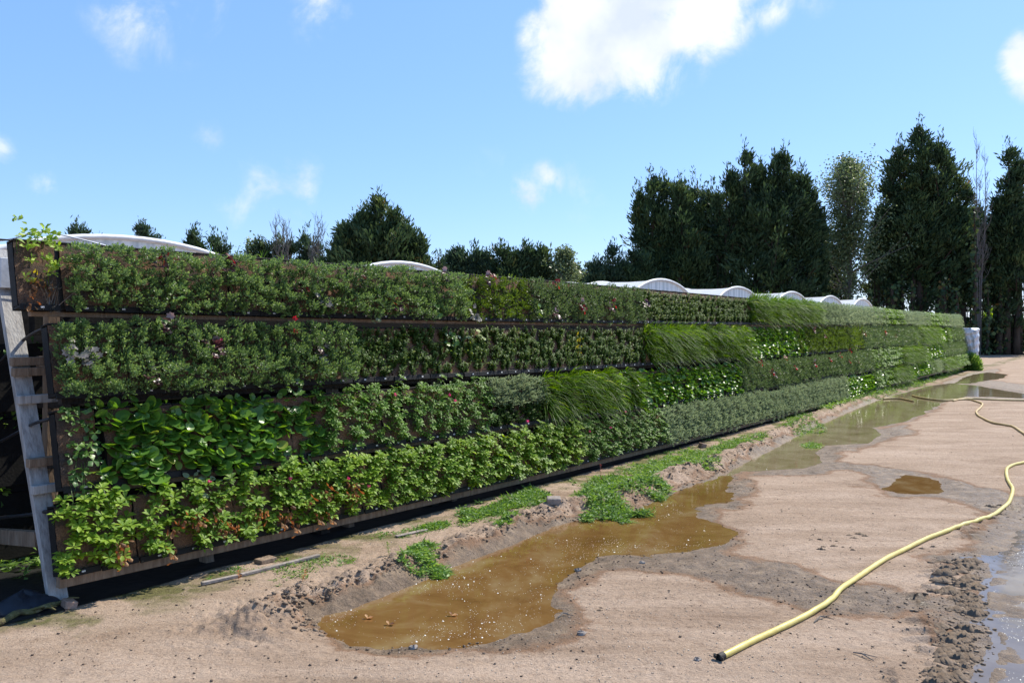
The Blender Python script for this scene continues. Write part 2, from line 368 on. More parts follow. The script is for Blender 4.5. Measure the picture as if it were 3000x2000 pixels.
def sp_round(rs, n=8, leaf=.075, bulge=.15, per=6):
    parts = []
    for q in range(n):
        b = np.array([rs.uniform(-MW / 2, MW / 2), -.01, (q + rs.uniform(.1, .9)) / n * (MH - .03) - .015])
        m = per + rs.integers(-1, 2); a = rs.uniform(0, 6.28, m)
        D0 = norm(np.stack([np.cos(a) * .8, -np.full(m, .8) * rs.uniform(.4, 1.2, m), np.sin(a) * .55 + .35], 1))
        stem = bulge * rs.uniform(.35, 1.0, m)
        P = b + D0 * stem[:, None] * .55
        D = norm(D0 + rs.normal(0, .25, (m, 3)) - UP * .15)
        Nn = norm(UP * .9 + OUT * .75 + rs.normal(0, .38, (m, 3)))
        D = norm(D - Nn * (D * Nn).sum(1)[:, None] * .8)
        r = np.clip(rs.normal(.5, .16, m), 0, 1)
        if rs.random() < .12: r[0] = 1
        parts.append(place(T_round(), P, D, Nn, leaf * rs.uniform(.6, 1.15, m), r, rs))
        sdv = norm(np.cross(D0, UP)) * .003
        V = np.stack([b - sdv, b + sdv, P + sdv, P - sdv], 1).reshape(-1, 3)
        F = (np.array([(0, 1, 2), (0, 2, 3)])[None] + (np.arange(m) * 4)[:, None, None]).reshape(-1, 3)
        parts.append((V, F, np.full(len(V), .35)))
    return merge(parts)
def sp_columns(rs, leaf=.026, cols=7, fill=.92, w=.32):
    """short upright twigs with small glossy leaves, coir showing between"""
    parts = []
    for c in range(cols):
        for q in range(6):
            if rs.random() > fill: continue
            b = np.array([rs.uniform(-MW / 2, MW / 2), 0, rs.uniform(0, MH - .09)])
            for _ in range(rs.integers(2, 7)):
                h = rs.uniform(.05, .13); ax = norm(np.array([rs.normal(0, .25), -rs.uniform(.3, .9), 1.0]))
                m = int(h / .005); t = np.linspace(.05, 1, m)
                P = b + np.array([0, -.015, 0]) + ax * (t * h)[:, None]
                side = norm(np.cross(np.repeat(ax[None], m, 0), rand_dirs(m, rs)))
                D = norm(side + ax * .55)
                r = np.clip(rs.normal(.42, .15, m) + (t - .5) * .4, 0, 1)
                parts.append(place(T_leaf(w), P, D, np.repeat(ax[None], m, 0) + OUT * .3, leaf * rs.uniform(.75, 1.2, m), r, rs))
    return merge(parts)
def blades(rs, base, n, length, spread=.5, wd=.006, seg=5, side=(.25, 0, 0), outv=1.0, upv=.75, grav=1.0):
    b = base + rs.normal(0, .012, (n, 3)) * np.array([1, .3, 1])
    D = norm(OUT * outv + UP * upv * rs.uniform(.2, 2.3, (n, 1)) + rs.normal(0, spread, (n, 3)) * np.array([1.2, .6, .5]) + np.array(side))
    Ln = length * rs.uniform(.55, 1.15, n)
    t = np.linspace(0, 1, seg + 1)
    P = b[:, None] + D[:, None] * (Ln[:, None] * t)[:, :, None] - UP * ((Ln[:, None] * .62 * grav * t ** 2.3))[:, :, None] + np.array(side) * (Ln[:, None] * t ** 2 * .3)[:, :, None]
    X = norm(np.cross(D, UP) + rs.normal(0, .35, (n, 3)))
    wv = wd * (1 - t ** 2 * .97)
    A = P - X[:, None] * wv[None, :, None]; B = P + X[:, None] * wv[None, :, None]
    V = np.stack([A, B], 2).reshape(-1, 3)
    k = np.arange(seg) * 2; f = np.concatenate([np.stack([k, k + 1, k + 3], 1), np.stack([k, k + 3, k + 2], 1)])
    F = (f[None] + (np.arange(n) * 2 * (seg + 1))[:, None, None]).reshape(-1, 3)
    return V, F, np.repeat(np.clip(rs.normal(.5, .2, n), 0, 1), 2 * (seg + 1))
def sp_grass(rs, n=60, length=.32, wd=.0042):
    return merge([blades(rs, np.array([rs.uniform(-MW / 2, MW / 2), -.01, (q + .5) / 7 * MH]), n, length * rs.uniform(.75, 1.2), spread=.75, wd=wd, side=(rs.uniform(-.15, .35), 0, 0), grav=rs.uniform(.7, 1.15)) for q in range(7)])
def sp_straw(rs):
    parts = []
    for q in range(52):
        c = np.array([rs.uniform(-.11, .09), -rs.uniform(.03, .12), rs.uniform(-.08, MH)])
        ax = norm(OUT * .7 + UP * .8 + rs.normal(0, .3, 3)); X = norm(np.cross(ax, rand_dirs(1, rs)[0])); Y = np.cross(ax, X)
        a = rs.uniform(0, 6.28) + np.array([0, 2.1, 4.2]); D = np.cos(a)[:, None] * X + np.sin(a)[:, None] * Y - UP * .15
        parts.append(place(T_obov(.38), np.repeat(c[None], 3, 0), D, np.repeat(ax[None], 3, 0), rs.uniform(.035, .055, 3), np.clip(rs.normal(.5, .2, 3), 0, 1), rs))
    for q in range(7):
        b = np.array([rs.uniform(-.1, .1), -.03, rs.uniform(0, .2)]); parts.append(blades(rs, b, 2, .16, wd=.0015, outv=.5, upv=-.4, grav=1.2))
    return merge(parts)
def heuchera(rs, n=11, leaf=.05, R=.055):
    a = rs.uniform(0, 6.28, n); D0 = norm(np.stack([np.cos(a), -rs.uniform(.4, 1.1, n), np.sin(a) * .8 + .1], 1))
    P = D0 * (R * rs.uniform(.3, 1, n))[:, None] + OUT * .07
    Nn = norm(UP * .7 + OUT * .9 + rs.normal(0, .35, (n, 3))); D = norm(D0 - Nn * (D0 * Nn).sum(1)[:, None] * .8)
    return place(T_lobed(), P, D, Nn, leaf * rs.uniform(.6, 1.2, n), np.clip(rs.normal(.5, .3, n), 0, 1), rs)
def flower(rs, r=.014, n=26):
    d = rand_dirs(n, rs); P = d * r * .5
    return place(T_obov(.45), P, d + rs.normal(0, .4, (n, 3)), rand_dirs(n, rs), r * rs.uniform(.7, 1.2, n), None, rs)
def deadleaves(rs, n=9, leaf=.045):
    P = rs.normal(0, .018, (n, 3)) * np.array([1, .6, 2.2]) + OUT * .045
    D = norm(-UP + rs.normal(0, .45, (n, 3))); return place(T_obov(.28, .25, .2), P, D, rand_dirs(n, rs), leaf * rs.uniform(.6, 1.2, n), None, rs)

def variants(name, fn, mat, k, seed, smooth=False, **kw):
    L_ = []
    for i in range(k):
        rs = np.random.default_rng(seed + i); V, F, R = fn(rs, **kw); L_.append(mesh(name, V, F, mat, R, smooth=smooth))
    return L_
SPEC = {
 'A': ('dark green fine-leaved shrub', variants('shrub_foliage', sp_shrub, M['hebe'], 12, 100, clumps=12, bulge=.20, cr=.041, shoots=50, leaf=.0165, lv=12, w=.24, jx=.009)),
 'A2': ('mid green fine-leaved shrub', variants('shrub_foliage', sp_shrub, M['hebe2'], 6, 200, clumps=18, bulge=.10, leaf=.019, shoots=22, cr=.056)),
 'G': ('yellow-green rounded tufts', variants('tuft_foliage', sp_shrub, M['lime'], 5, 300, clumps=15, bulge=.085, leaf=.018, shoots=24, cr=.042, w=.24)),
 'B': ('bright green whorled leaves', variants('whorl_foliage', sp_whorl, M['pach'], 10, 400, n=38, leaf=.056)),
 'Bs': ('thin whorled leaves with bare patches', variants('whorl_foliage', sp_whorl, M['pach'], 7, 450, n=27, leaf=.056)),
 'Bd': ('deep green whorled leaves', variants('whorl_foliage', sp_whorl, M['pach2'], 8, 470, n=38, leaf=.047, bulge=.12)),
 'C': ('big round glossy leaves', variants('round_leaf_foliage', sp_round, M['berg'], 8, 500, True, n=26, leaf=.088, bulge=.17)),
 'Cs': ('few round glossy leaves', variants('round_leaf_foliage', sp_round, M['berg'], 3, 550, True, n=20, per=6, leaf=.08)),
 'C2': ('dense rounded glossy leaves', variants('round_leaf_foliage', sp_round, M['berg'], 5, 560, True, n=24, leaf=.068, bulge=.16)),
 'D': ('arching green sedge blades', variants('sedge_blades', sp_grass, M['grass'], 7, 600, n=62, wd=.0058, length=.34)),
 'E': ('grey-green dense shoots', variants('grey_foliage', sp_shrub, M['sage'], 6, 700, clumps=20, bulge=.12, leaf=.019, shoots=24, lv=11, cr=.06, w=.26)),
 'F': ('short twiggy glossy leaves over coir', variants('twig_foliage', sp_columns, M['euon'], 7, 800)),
 'H': ('trailing strawberry leaves', variants('strawberry_foliage', sp_straw, M['straw'], 1, 900)),
 'X': ('sparse lime shoots and dead leaves', None),
}
HEU = variants('bronze_leaves', heuchera, M['purple'], 4, 1000)
RED = variants('red_leaves', heuchera, M['redleaf'], 3, 1020, n=7, leaf=.04)
PALE = variants('silver_leaves', heuchera, M['palegrey'], 2, 1040, n=12, leaf=.06, R=.07)
GRN = variants('lobed_leaves', heuchera, M['straw'], 2, 1050, n=14, leaf=.045, R=.06)
DEAD = variants('dead_leaves', deadleaves, M['dead'], 4, 1060)
YEL = variants('yellow_leaves', deadleaves, M['yellowleaf'], 2, 1070, n=6)
FLR = variants('flower', flower, M['red'], 2, 1080, r=.016)
FLP = variants('flower', flower, M['pink'], 2, 1090, r=.011)
BIGW = variants('broad_leaves', sp_round, M['sage'], 2, 1095, True, n=2, leaf=.05, per=5, bulge=.1)

# ------------------------------------------------------------------ the planted wall
PHI = math.radians(36.5); WD = np.array([math.sin(PHI), math.cos(PHI), 0.0]); WN = np.array([math.cos(PHI), -math.sin(PHI), 0.0])  # WN points outward
P0 = np.array([*G(180, 1715, .145), .145]); LEAN = .19
def wall_hit(px, py, off=0.0):
    d = ray(px, py); o = np.array([0, 0, CAM_H]); nrm = WN + np.array([0, 0, LEAN]); t = (np.dot(P0 + WN * off - o, nrm)) / np.dot(d, nrm); p = o + d * t
    return np.dot(p - P0, WD), p[2]
def wall_pt(s, z, off=0.0): return P0 + WD * s + np.array([0, 0, z - P0[2]]) + WN * (off - LEAN * (z - P0[2]))
def line(pts):
    q = np.array([wall_hit(a, b) for a, b in pts]); c = np.polyfit(q[:, 0], q[:, 1], 3 if len(q) > 5 else 2)
    return lambda s: float(np.polyval(c, min(max(s, -1), 40)))
L0 = line([(149, 707), (900, 765), (1527, 816), (2194, 872), (2394, 892), (2809, 926)])
G1 = line([(150, 928), (545, 935), (984, 945), (1309, 950), (1700, 953), (2400, 957), (2814, 962)])
G2l = line([(150, 1180), (315, 1172), (892, 1143), (1550, 1098), (2380, 1040), (2826, 1000)])
G3 = line([(250, 1447), (765, 1375), (1503, 1262), (2036, 1174), (2380, 1119), (2600, 1078), (2830, 1037)])
L4 = line([(145, 1722), (700, 1612), (900, 1568), (1427, 1443), (1730, 1367), (2200, 1243), (2400, 1195), (2832, 1075)])
ROWS = [(L0, lambda s: G1(s) + .045), (lambda s: G1(s) - .035, lambda s: G2l(s) + .04), (lambda s: G2l(s) - .035, lambda s: G3(s) + .045), (lambda s: G3(s) - .03, lambda s: L4(s) + .075)]
S_END = wall_hit(2822, 1000)[0]
def px_of(p):
    c, s = math.cos(PITCH), math.sin(PITCH); y = p[1]; z = p[2] - CAM_H
    yy = y * c - z * s; return 1500 + F_PX * p[0] / yy
ROT = Matrix(((WD[0], -WN[0], 0), (WD[1], -WN[1], 0), (0, 0, 1))).to_4x4()
zl = norm(np.array([-WN[0] * LEAN, -WN[1] * LEAN, 1.0])); yl = np.cross(zl, WD)
MROT = Matrix([[WD[i], yl[i], zl[i]] for i in range(3)]).to_4x4()

STARTPX = [(36, 800), (140, 1050), (160, 1300), (160, 1600)]
SPECIES = [
 [(120, 'X'), (1270, 'A'), (1310, 'G'), (1340, 'A'), (1525, 'G'), (1890, 'A2'), (2190, 'F'), (2395, 'D'), (2560, 'E'), (2640, 'Bd'), (2705, 'E'), (2775, 'Bd'), (9999, 'E')],
 [(1010, 'A'), (1140, 'F'), (1880, 'F'), (2190, 'D'), (2352, 'C2'), (2540, 'G'), (2690, 'A2'), (2755, 'D'), (2790, 'C2'), (9999, 'A2')],
 [(250, 'H'), (800, 'C'), (930, 'Cs'), (1425, 'Bd'), (1612, 'E'), (1850, 'D'), (2172, 'C2'), (2560, 'A2'), (2640, 'Bd'), (2700, 'D'), (2760, 'C2'), (9999, 'A2')],
 [(260, 'B'), (800, 'Bs'), (1700, 'B'), (1945, 'Bd'), (2470, 'E'), (2560, 'C2'), (2610, 'Bd'), (2665, 'D'), (2725, 'C2'), (2750, 'E'), (2790, 'D'), (9999, 'Bd')]]
ROWNAME = ['top row', 'second row', 'third row', 'bottom row']
one = 'first second third fourth fifth sixth seventh eighth ninth'.split()
teen = 'tenth eleventh twelfth thirteenth fourteenth fifteenth sixteenth seventeenth eighteenth nineteenth'.split()
def ordinal(n):
    if n < 10: return one[n - 1]
    if n < 20: return teen[n - 10]
    t, u = divmod(n, 10); w = ['twent', 'thirt', 'fort', 'fift', 'sixt', 'sevent', 'eight', 'ninet'][t - 2]
    return w + 'ieth' if u == 0 else w + 'y-' + one[u - 1]

b = MB()
b.box((0, .055, MH / 2), (MW - .006, .012, MH), bev=.002)          # back
b.box((0, .005, .011), (MW - .006, .09, .022), bev=.003)           # floor
b.box((0, .005, MH - .008), (MW - .006, .088, .012), bev=.003)
for sx in (-1, 1): b.box((sx * (MW / 2 - .008), .018, MH / 2), (.010, .07, MH - .045), bev=.002)
b.box((0, -.047, .004), (MW - .006, .014, .045), bev=.003)         # bottom lip
TRAY = mesh('planter_module', np.concatenate(b.V), b.F, M['tray'])
nx, nz2 = 12, 22
xs, zs = np.meshgrid(np.linspace(-MW / 2 + .003, MW / 2 - .003, nx), np.linspace(.024, MH - .016, nz2), indexing='ij')
yy = -.030 + .012 * fbm(xs * 25, zs * 25, 3, 5)
ii = np.arange(nx * nz2).reshape(nx, nz2)
MED = mesh('growing_medium', np.stack([xs, yy, zs], -1), np.stack([ii[:-1, :-1], ii[1:, :-1], ii[1:, 1:], ii[:-1, 1:]], -1).reshape(-1, 4), M['medium'], smooth=True)
TAGM = mesh('name_tag', *((lambda q: (np.concatenate(q.V), q.F))(MB().box((.01, -.0555, .006), (.022, .003, .012)))), M['tag'])

# accent plants by row: (px, py, mesh list, name, phrase)
ACC = [
 [(440, 785, HEU, 'bronze_leaves'), (455, 775, RED, 'red_leaves'), (645, 765, RED, 'red_leaves'), (630, 790, HEU, 'bronze_leaves'), (855, 865, RED, 'red_leaves'), (840, 850, HEU, 'bronze_leaves'), (925, 900, HEU, 'bronze_leaves'), (915, 880, PALE, 'silver_leaves'),
  (1030, 820, HEU, 'bronze_leaves'), (1038, 810, RED, 'red_leaves'), (1130, 905, HEU, 'bronze_leaves'), (1120, 890, RED, 'red_leaves'), (1275, 815, HEU, 'bronze_leaves'), (1400, 825, HEU, 'bronze_leaves'), (1410, 810, RED, 'red_leaves'), (1600, 838, RED, 'red_leaves'), (1600, 925, HEU, 'bronze_leaves'),
  (1680, 915, RED, 'red_leaves'), (1676, 900, HEU, 'bronze_leaves'), (1770, 895, RED, 'red_leaves'), (1762, 905, HEU, 'bronze_leaves'), (1866, 895, HEU, 'bronze_leaves'), (480, 865, GRN, 'lobed_leaves'), (1070, 880, GRN, 'lobed_leaves'), (1360, 925, PALE, 'silver_leaves'), (1240, 920, GRN, 'lobed_leaves'), (1550, 920, GRN, 'lobed_leaves')],
 [(205, 1030, PALE, 'silver_leaves'), (215, 1050, PALE, 'silver_leaves'), (435, 975, GRN, 'lobed_leaves'), (460, 960, HEU, 'bronze_leaves'), (590, 1015, HEU, 'bronze_leaves'), (600, 1035, HEU, 'bronze_leaves'), (510, 1115, GRN, 'lobed_leaves'), (420, 1110, HEU, 'bronze_leaves'), (900, 1020, HEU, 'bronze_leaves'), (915, 1040, PALE, 'silver_leaves'),
  (830, 1140, GRN, 'lobed_leaves'), (612, 1003, FLP, 'flower'), (828, 940, FLR, 'flower'), (830, 978, FLR, 'flower'), (1085, 965, BIGW, 'broad_leaves'), (1290, 1000, GRN, 'lobed_leaves'), (1340, 1065, BIGW, 'broad_leaves'), (1390, 1010, BIGW, 'broad_leaves'), (1680, 985, YEL, 'yellow_leaves'), (1678, 1005, YEL, 'yellow_leaves'), (1676, 1025, YEL, 'yellow_leaves'),
  (2365, 970, HEU, 'bronze_leaves'), (2398, 985, RED, 'red_leaves'), (2508, 980, HEU, 'bronze_leaves'), (2517, 985, RED, 'red_leaves'), (2575, 978, RED, 'red_leaves'), (2615, 972, HEU, 'bronze_leaves'), (2612, 988, RED, 'red_leaves')],
 [(1122, 1160, FLP, 'flower'), (1285, 1160, FLP, 'flower'), (1302, 1178, FLP, 'flower'), (1500, 1240, FLP, 'flower'), (1400, 1230, BIGW, 'broad_leaves'), (2207, 1066, RED, 'red_leaves'), (2240, 1092, RED, 'red_leaves'), (2244, 1100, HEU, 'bronze_leaves'), (2277, 1052, RED, 'red_leaves'), (2308, 1080, RED, 'red_leaves'), (2366, 1065, HEU, 'bronze_leaves'), (2368, 1072, RED, 'red_leaves'), (2410, 1057, RED, 'red_leaves'), (2443, 1042, RED, 'red_leaves'), (2470, 1060, RED, 'red_leaves'), (2472, 1028, RED, 'red_leaves'), (2494, 1065, HEU, 'bronze_leaves')],
 [(578, 1412, FLP, 'flower'), (815, 1403, FLP, 'flower'), (987, 1403, FLP, 'flower'), (1047, 1426, FLP, 'flower'), (1805, 1208, FLP, 'flower'), (1760, 1255, FLP, 'flower'), (1697, 1265, FLP, 'flower'), (640, 1470, BIGW, 'broad_leaves'), (560, 1480, BIGW, 'broad_leaves'), (370, 1465, BIGW, 'broad_leaves'), (600, 1500, BIGW, 'broad_leaves')]]
row_start = [wall_hit(*STARTPX[r])[0] for r in range(4)]
acc_local = []
for r in range(4):
    q = {}
    for px, py, ms, nm in ACC[r]:
        s, z = wall_hit(px, py); i = int((s - row_start[r]) / .2502); q.setdefault(i, []).append((s, z, ms, nm))
    acc_local.append(q)
PHRASE = {'bronze_leaves': 'bronze-leaved plant', 'red_leaves': 'red-leaved plant', 'silver_leaves': 'silvery leaves', 'lobed_leaves': 'pale lobed leaves', 'flower': 'a small flower', 'broad_leaves': 'a grey broad-leaved weed', 'yellow_leaves': 'yellowed leaves', 'dead_leaves': 'brown dead leaves'}
N_IND = 75
far_parts = {}
rs_m = np.random.default_rng(42)
def species(r, px):
    for lim, sp in SPECIES[r]:
        if px < lim: return sp
GAPS = {2: [(1, .05), (12, .045)], 0: [(1, .028)]}
for r in range(4):
    top, bot = ROWS[r]; i = 0; extra = 0.0
    while True:
        for gi, gw in GAPS.get(r, []):
            if i == gi: extra += gw
        s = row_start[r] + (i + .5) * .2502 + extra
        if s > S_END - .1: break
        zb, zt = bot(s), top(s); h = zt - zb; sc = h / MH
        p = wall_pt(s, zb) ; px = px_of(p + WD * 0)
        jit = rs_m.uniform(-5, 5) + rs_m.normal(0, 10)
        sp = species(r, px + jit) if i > 0 else species(r, px)
        Mx = Matrix.Translation(Vector(p + WN * rs_m.uniform(-.006, .006))) @ MROT @ Matrix.Rotation(rs_m.normal(0, .006), 4, 'Y') @ Matrix.Diagonal((1, 1, sc, 1))
        if i < N_IND:
            o = obj('planter_module', TRAY); o.matrix_world = Mx
            obj('growing_medium', MED, o)
            feats = []
            if sp == 'X':
                rs = np.random.default_rng(3)
                V, F, R = merge([place(T_obov(.26), np.repeat(c[None], 15, 0) + rs.normal(0, .012, (15, 3)), norm(np.stack([np.cos(a), -rs.uniform(.1, .7, 15), np.sin(a) * .7 + .3], 1)), np.repeat((UP * .6 + OUT)[None], 15, 0) + rs.normal(0, .35, (15, 3)), s2 * .68 * rs.uniform(.6, 1.2, 15), np.clip(rs.normal(.75, .18, 15), 0, 1), rs)
                     for c, s2 in ((np.array([-.10, -.08, .62]), .06), (np.array([-.06, -.08, .52]), .07), (np.array([.04, -.10, .55]), .075), (np.array([.09, -.09, .53]), .07), (np.array([-.01, -.07, .50]), .07), (np.array([.07, -.06, .50]), .06), (np.array([.01, -.05, .53]), .06), (np.array([.10, -.12, .43]), .06), (np.array([.03, -.12, .34]), .06), (np.array([.09, -.12, .30]), .06), (np.array([-.07, -.06, .2]), .05), (np.array([-.06, -.10, .42]), .07), (np.array([.06, -.10, .47]), .06), (np.array([.06, -.11, .31]), .07), (np.array([.07, -.09, .25]), .06), (np.array([-.05, -.09, .33]), .05)) for a in [rs.uniform(0, 6.28, 15)]]
                     + [blades(rs, np.array([x, -.03, z]), 2, .2, spread=.05, wd=.003, side=(0, 0, 0), outv=.2, upv=1.2, grav=.1) for x, z in ((-.09, .4), (-.05, .3), (.05, .35), (.06, .12))])
                obj('lime_shoots', mesh('lime_shoots', V, F, M['pach'], R), o)
                for (x, z, ms) in ((-.04, .14, DEAD), (-.05, .02, DEAD), (.05, .16, DEAD), (-.02, .24, YEL), (-.03, .18, DEAD)):
                    d_ = obj('dead_leaves' if ms is DEAD else 'yellow_leaves', ms[int(rs.integers(len(ms)))], o); d_.location = (x, -.01, z)
                rs = np.random.default_rng(5); V, F, R = sp_shrub(rs, clumps=1, cols=1, bulge=.07, leaf=.018, cr=.035); 
                V[:, 2] = (V[:, 2] - .25) * .8 + .07; V[:, 0] += .07; V, F, R = merge([(V, F, R), blades(rs, np.array([.07, -.03, .0]), 16, .26, spread=.25, wd=.003, side=(0, 0, 0), outv=.35, upv=1.2, grav=.1)]); V[:, 2] *= .8
                obj('silver_sprig', mesh('silver_sprig', V, F, M['palegrey'], R), o); feats.append('brown dead leaves')
            else:
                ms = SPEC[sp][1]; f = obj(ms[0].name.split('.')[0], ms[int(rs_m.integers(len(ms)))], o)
                if rs_m.random() < .5: f.scale = (-1, 1, 1)
                if sp == 'E' and r == 2: f.scale = (f.scale[0], 1, .55); f.location.z = .24; f2 = obj('twig_foliage', SPEC['F'][1][i % 7], o); f2.scale = (1, 1, .55)
                if r == 0 and sp in 'AGA2F': f.scale = (f.scale[0], 1, .93)
            if r == 3 and 0 < i < 10:
                for _ in range(int(rs_m.integers(2, 5))):
                    d_ = obj('dead_leaves', DEAD[int(rs_m.integers(4))], o); d_.location = (rs_m.uniform(-.1, .1), -.085, rs_m.uniform(.05, .30)); d_.scale = (1.2,) * 3
                feats.append('brown dead leaves')
            for (sa, za, ms2, nm) in acc_local[r].get(i, []):
                a_ = obj(nm, ms2[int(rs_m.integers(len(ms2)))], o)
                ol = -.07 if 'flower' in nm else -.035
                if sp == 'D': ol -= .08
                a_.location = (float(np.clip(sa - s, -.13, .13)), ol - (.08 if 'flower' in nm else 0), (za - zb) / sc); a_.rotation_euler = (0, rs_m.uniform(-.5, .5), 0)
                if 'flower' in nm: a_.scale = (1.0,) * 3
                else: a_.scale = (1.15, 1.15, 1.15)
                if PHRASE[nm] not in feats: feats.append(PHRASE[nm])
            if r == 0 and 560 < px < 880 and rs_m.random() < .8:
                rs = np.random.default_rng(i); V, F, R = blades(rs, np.array([rs.uniform(-.1, .1), .03, MH]), 7, .17, spread=.8, wd=.003, side=(.1, 0, 0), outv=.1, upv=1.3, grav=.5)
                obj('grass_blades', mesh('grass_blades', V, F, M['weed'], R), o)
            if i < 45: obj('name_tag', TAGM, o)
            lab = SPEC[sp][0] + (' with ' + feats[0] if feats else '')
            short = ' '.join(lab.split()[:9 if not feats else 9])
            tag(o, f"{short}, {ROWNAME[r]}, {ordinal(i + 1)} panel from timber post", 'planter panel', 'planter panels of the green wall')
        else:
            far_parts.setdefault(sp, []).append(np.array(Mx))
            far_parts.setdefault('tray', []).append(np.array(Mx))
            for (sa, za, ms2, nm) in acc_local[r].get(i, []):
                far_parts.setdefault(nm, []).append(np.array(Mx @ Matrix.Translation((0, -.05, (za - zb) / sc))))
        i += 1
# the rest of the wall, beyond the 300 nearest panels: one object with many materials
fs = {'A': (sp_shrub, dict(clumps=12, shoots=11, lv=7, leaf=.03)), 'A2': (sp_shrub, dict(clumps=16, shoots=11, lv=7, leaf=.03, bulge=.10)), 'G': (sp_shrub, dict(clumps=14, shoots=11, lv=7, leaf=.028, cr=.05)),
      'B': (sp_whorl, dict(n=24)), 'Bd': (sp_whorl, dict(n=26, leaf=.06)), 'C2': (sp_round, dict(n=14, leaf=.085)), 'D': (sp_grass, dict(n=45, wd=.006, length=.36)),
      'E': (sp_shrub, dict(clumps=16, shoots=12, lv=7, leaf=.03, bulge=.12)), 'F': (sp_columns, dict(leaf=.03))}
Vs, Fs, Rs, Ms = [], [], [], []; off = 0; far_mats = []
rs = np.random.default_rng(77)
for sp, mats in far_parts.items():
    if sp == 'tray':
        bm_ = MB().box((0, .02, MH / 2), (MW + .002, .09, MH)); protos = [(np.concatenate(bm_.V), np.array([(f[0], f[1], f[2]) for f in bm_.F] + [(f[0], f[2], f[3]) for f in bm_.F]), np.zeros(8))]; mat = M['wooddark']
    elif sp in fs:
        fn, kw = fs[sp]; protos = [fn(np.random.default_rng(2000 + q), **kw) for q in range(4)]; mat = SPEC[sp][1][0].materials[0]
    else:
        protos = [heuchera(np.random.default_rng(2100 + q), n=9, leaf=.06) for q in range(2)]; mat = M['redleaf' if sp == 'red_leaves' else 'purple']
    far_mats.append(mat); mi = len(far_mats) - 1
    for mx in mats:
        V, F, R = protos[int(rs.integers(len(protos)))]
        V4 = V * np.array([rs.choice([-1, 1]) if sp != 'tray' else 1, 1, 1]); V4 = V4 @ mx[:3, :3].T + mx[:3, 3]
        Vs.append(V4); Fs.append(F + off); Rs.append(R); Ms.append(np.full(len(F), mi)); off += len(V)
me = mesh('planter_modules', np.concatenate(Vs), np.concatenate(Fs), far_mats[0], np.concatenate(Rs))
for m_ in far_mats[1:]: me.materials.append(m_)
me.polygons.foreach_set('material_index', np.concatenate(Ms).astype(np.int32))
tag(obj('planter_modules', me), 'distant far end of the long planted wall beside the silver wrap', 'planter panels', 'planter panels of the green wall', 'stuff')

# ------------------------------------------------------------------ timber frame carrying the modules
fr = empty('timber_frame', tuple(wall_pt(0, 0, -.2)))
tag(fr, 'long leaning timber frame that carries the four rows of planter panels', 'frame')
fl = Matrix.Translation(-fr.location)
def fpart(name, mb, mat, smooth=False):
    o = mb.build(name, mat, fr, smooth); o.data.transform(fl); return o
s_post0 = wall_hit(575, 940)[0]
for k in range(-1, 28):
    s = s_post0 + k * 1.385
    if s > S_END: break
    if s < .2: continue
    fpart('post', MB().beam(wall_pt(s, -.03, -.22), wall_pt(s, L0(s) - .02, -.18), .07, .09, up=WN), M['wood'])
sg = np.arange(-0.02, S_END, 2.0)
for fn_, nm, zz, hh, oo, mt in ((G1, 'rail', .018, .032, -.05, 'wood'), (G2l, 'rail', .0, .04, -.12, 'wooddark'), (G3, 'rail', .004, .045, -.10, 'wood'), (L4, 'bottom_rail', .03, .07, -.045, 'wood')):
    for k in range(len(sg) - 1):
        s0 = sg[k] if k else (row_start[0] + .1 if fn_ is G1 else (.0 if fn_ is L4 else .15)); s1 = sg[k + 1] - .004
        fpart(nm, MB().beam(wall_pt(s0, fn_(s0) + zz, oo), wall_pt(s1, fn_(s1) + zz, oo), .05, hh), M[mt])
# end trestle: pale leaning post with short cross rails
EB = np.array([*G(169, 1768, 0), 0]); 
def end_pt(px, py, base=EB, lean=.33):
    """point on the vertical-ish plane through the end post, square to the wall"""
    d = ray(px, py); o = np.array([0, 0, CAM_H]); t = np.dot(base - o, WD) / np.dot(d, WD); return o + d * t
e_top = end_pt(2, 735); 
fpart('end_post', MB().beam(end_pt(172, 1772), e_top, .115, .045, up=np.cross(WD, [0, 0, 1])), M['woodlight'])
for (y0, x0) in ((1058, 27), (1088, 30), (1168, 40), (1350, 85), (1428, 95)):
    a = end_pt(172 - .164 * (1772 - y0), y0)
    fpart('cross_rail', MB().beam(a - WD * .07 + WN * .055, a + WD * .30 + WN * .055, .055, .055), M['woodlight'] if y0 in (1428, 1168) else M['wood'])
fpart('cap_board', MB().beam(end_pt(-60, 805), end_pt(30, 800), .12, .2), M['metal'])
fpart('end_strut', MB().beam(end_pt(-120, 1560) , end_pt(112, 1578), .05, .10), M['wood'])
for y0 in (1060, 1185, 1370):
    fpart('inner_rail', MB().beam(end_pt(-160, y0) + WD * .3, end_pt(60, y0 + 5) + WD * .35, .05, .08), M['wood'] if y0 == 1060 else M['wooddark'])
fpart('inner_post', MB().beam(end_pt(-10, 1500) + WD * .35, end_pt(-5, 820) + WD * .35, .08, .08, up=WN), M['wood'])
# footing blocks
for k in range(1, 27):
    s = s_post0 + (k - .5) * 1.385 + .4
    if s > S_END: break
    fpart('foot', MB().box(wall_pt(s, 0.02, -.24) , (.10, .14, .12), ROT.to_3x3(), .005), M['wooddark'])  # dark timber puts the shade under the wall into the feet's colour

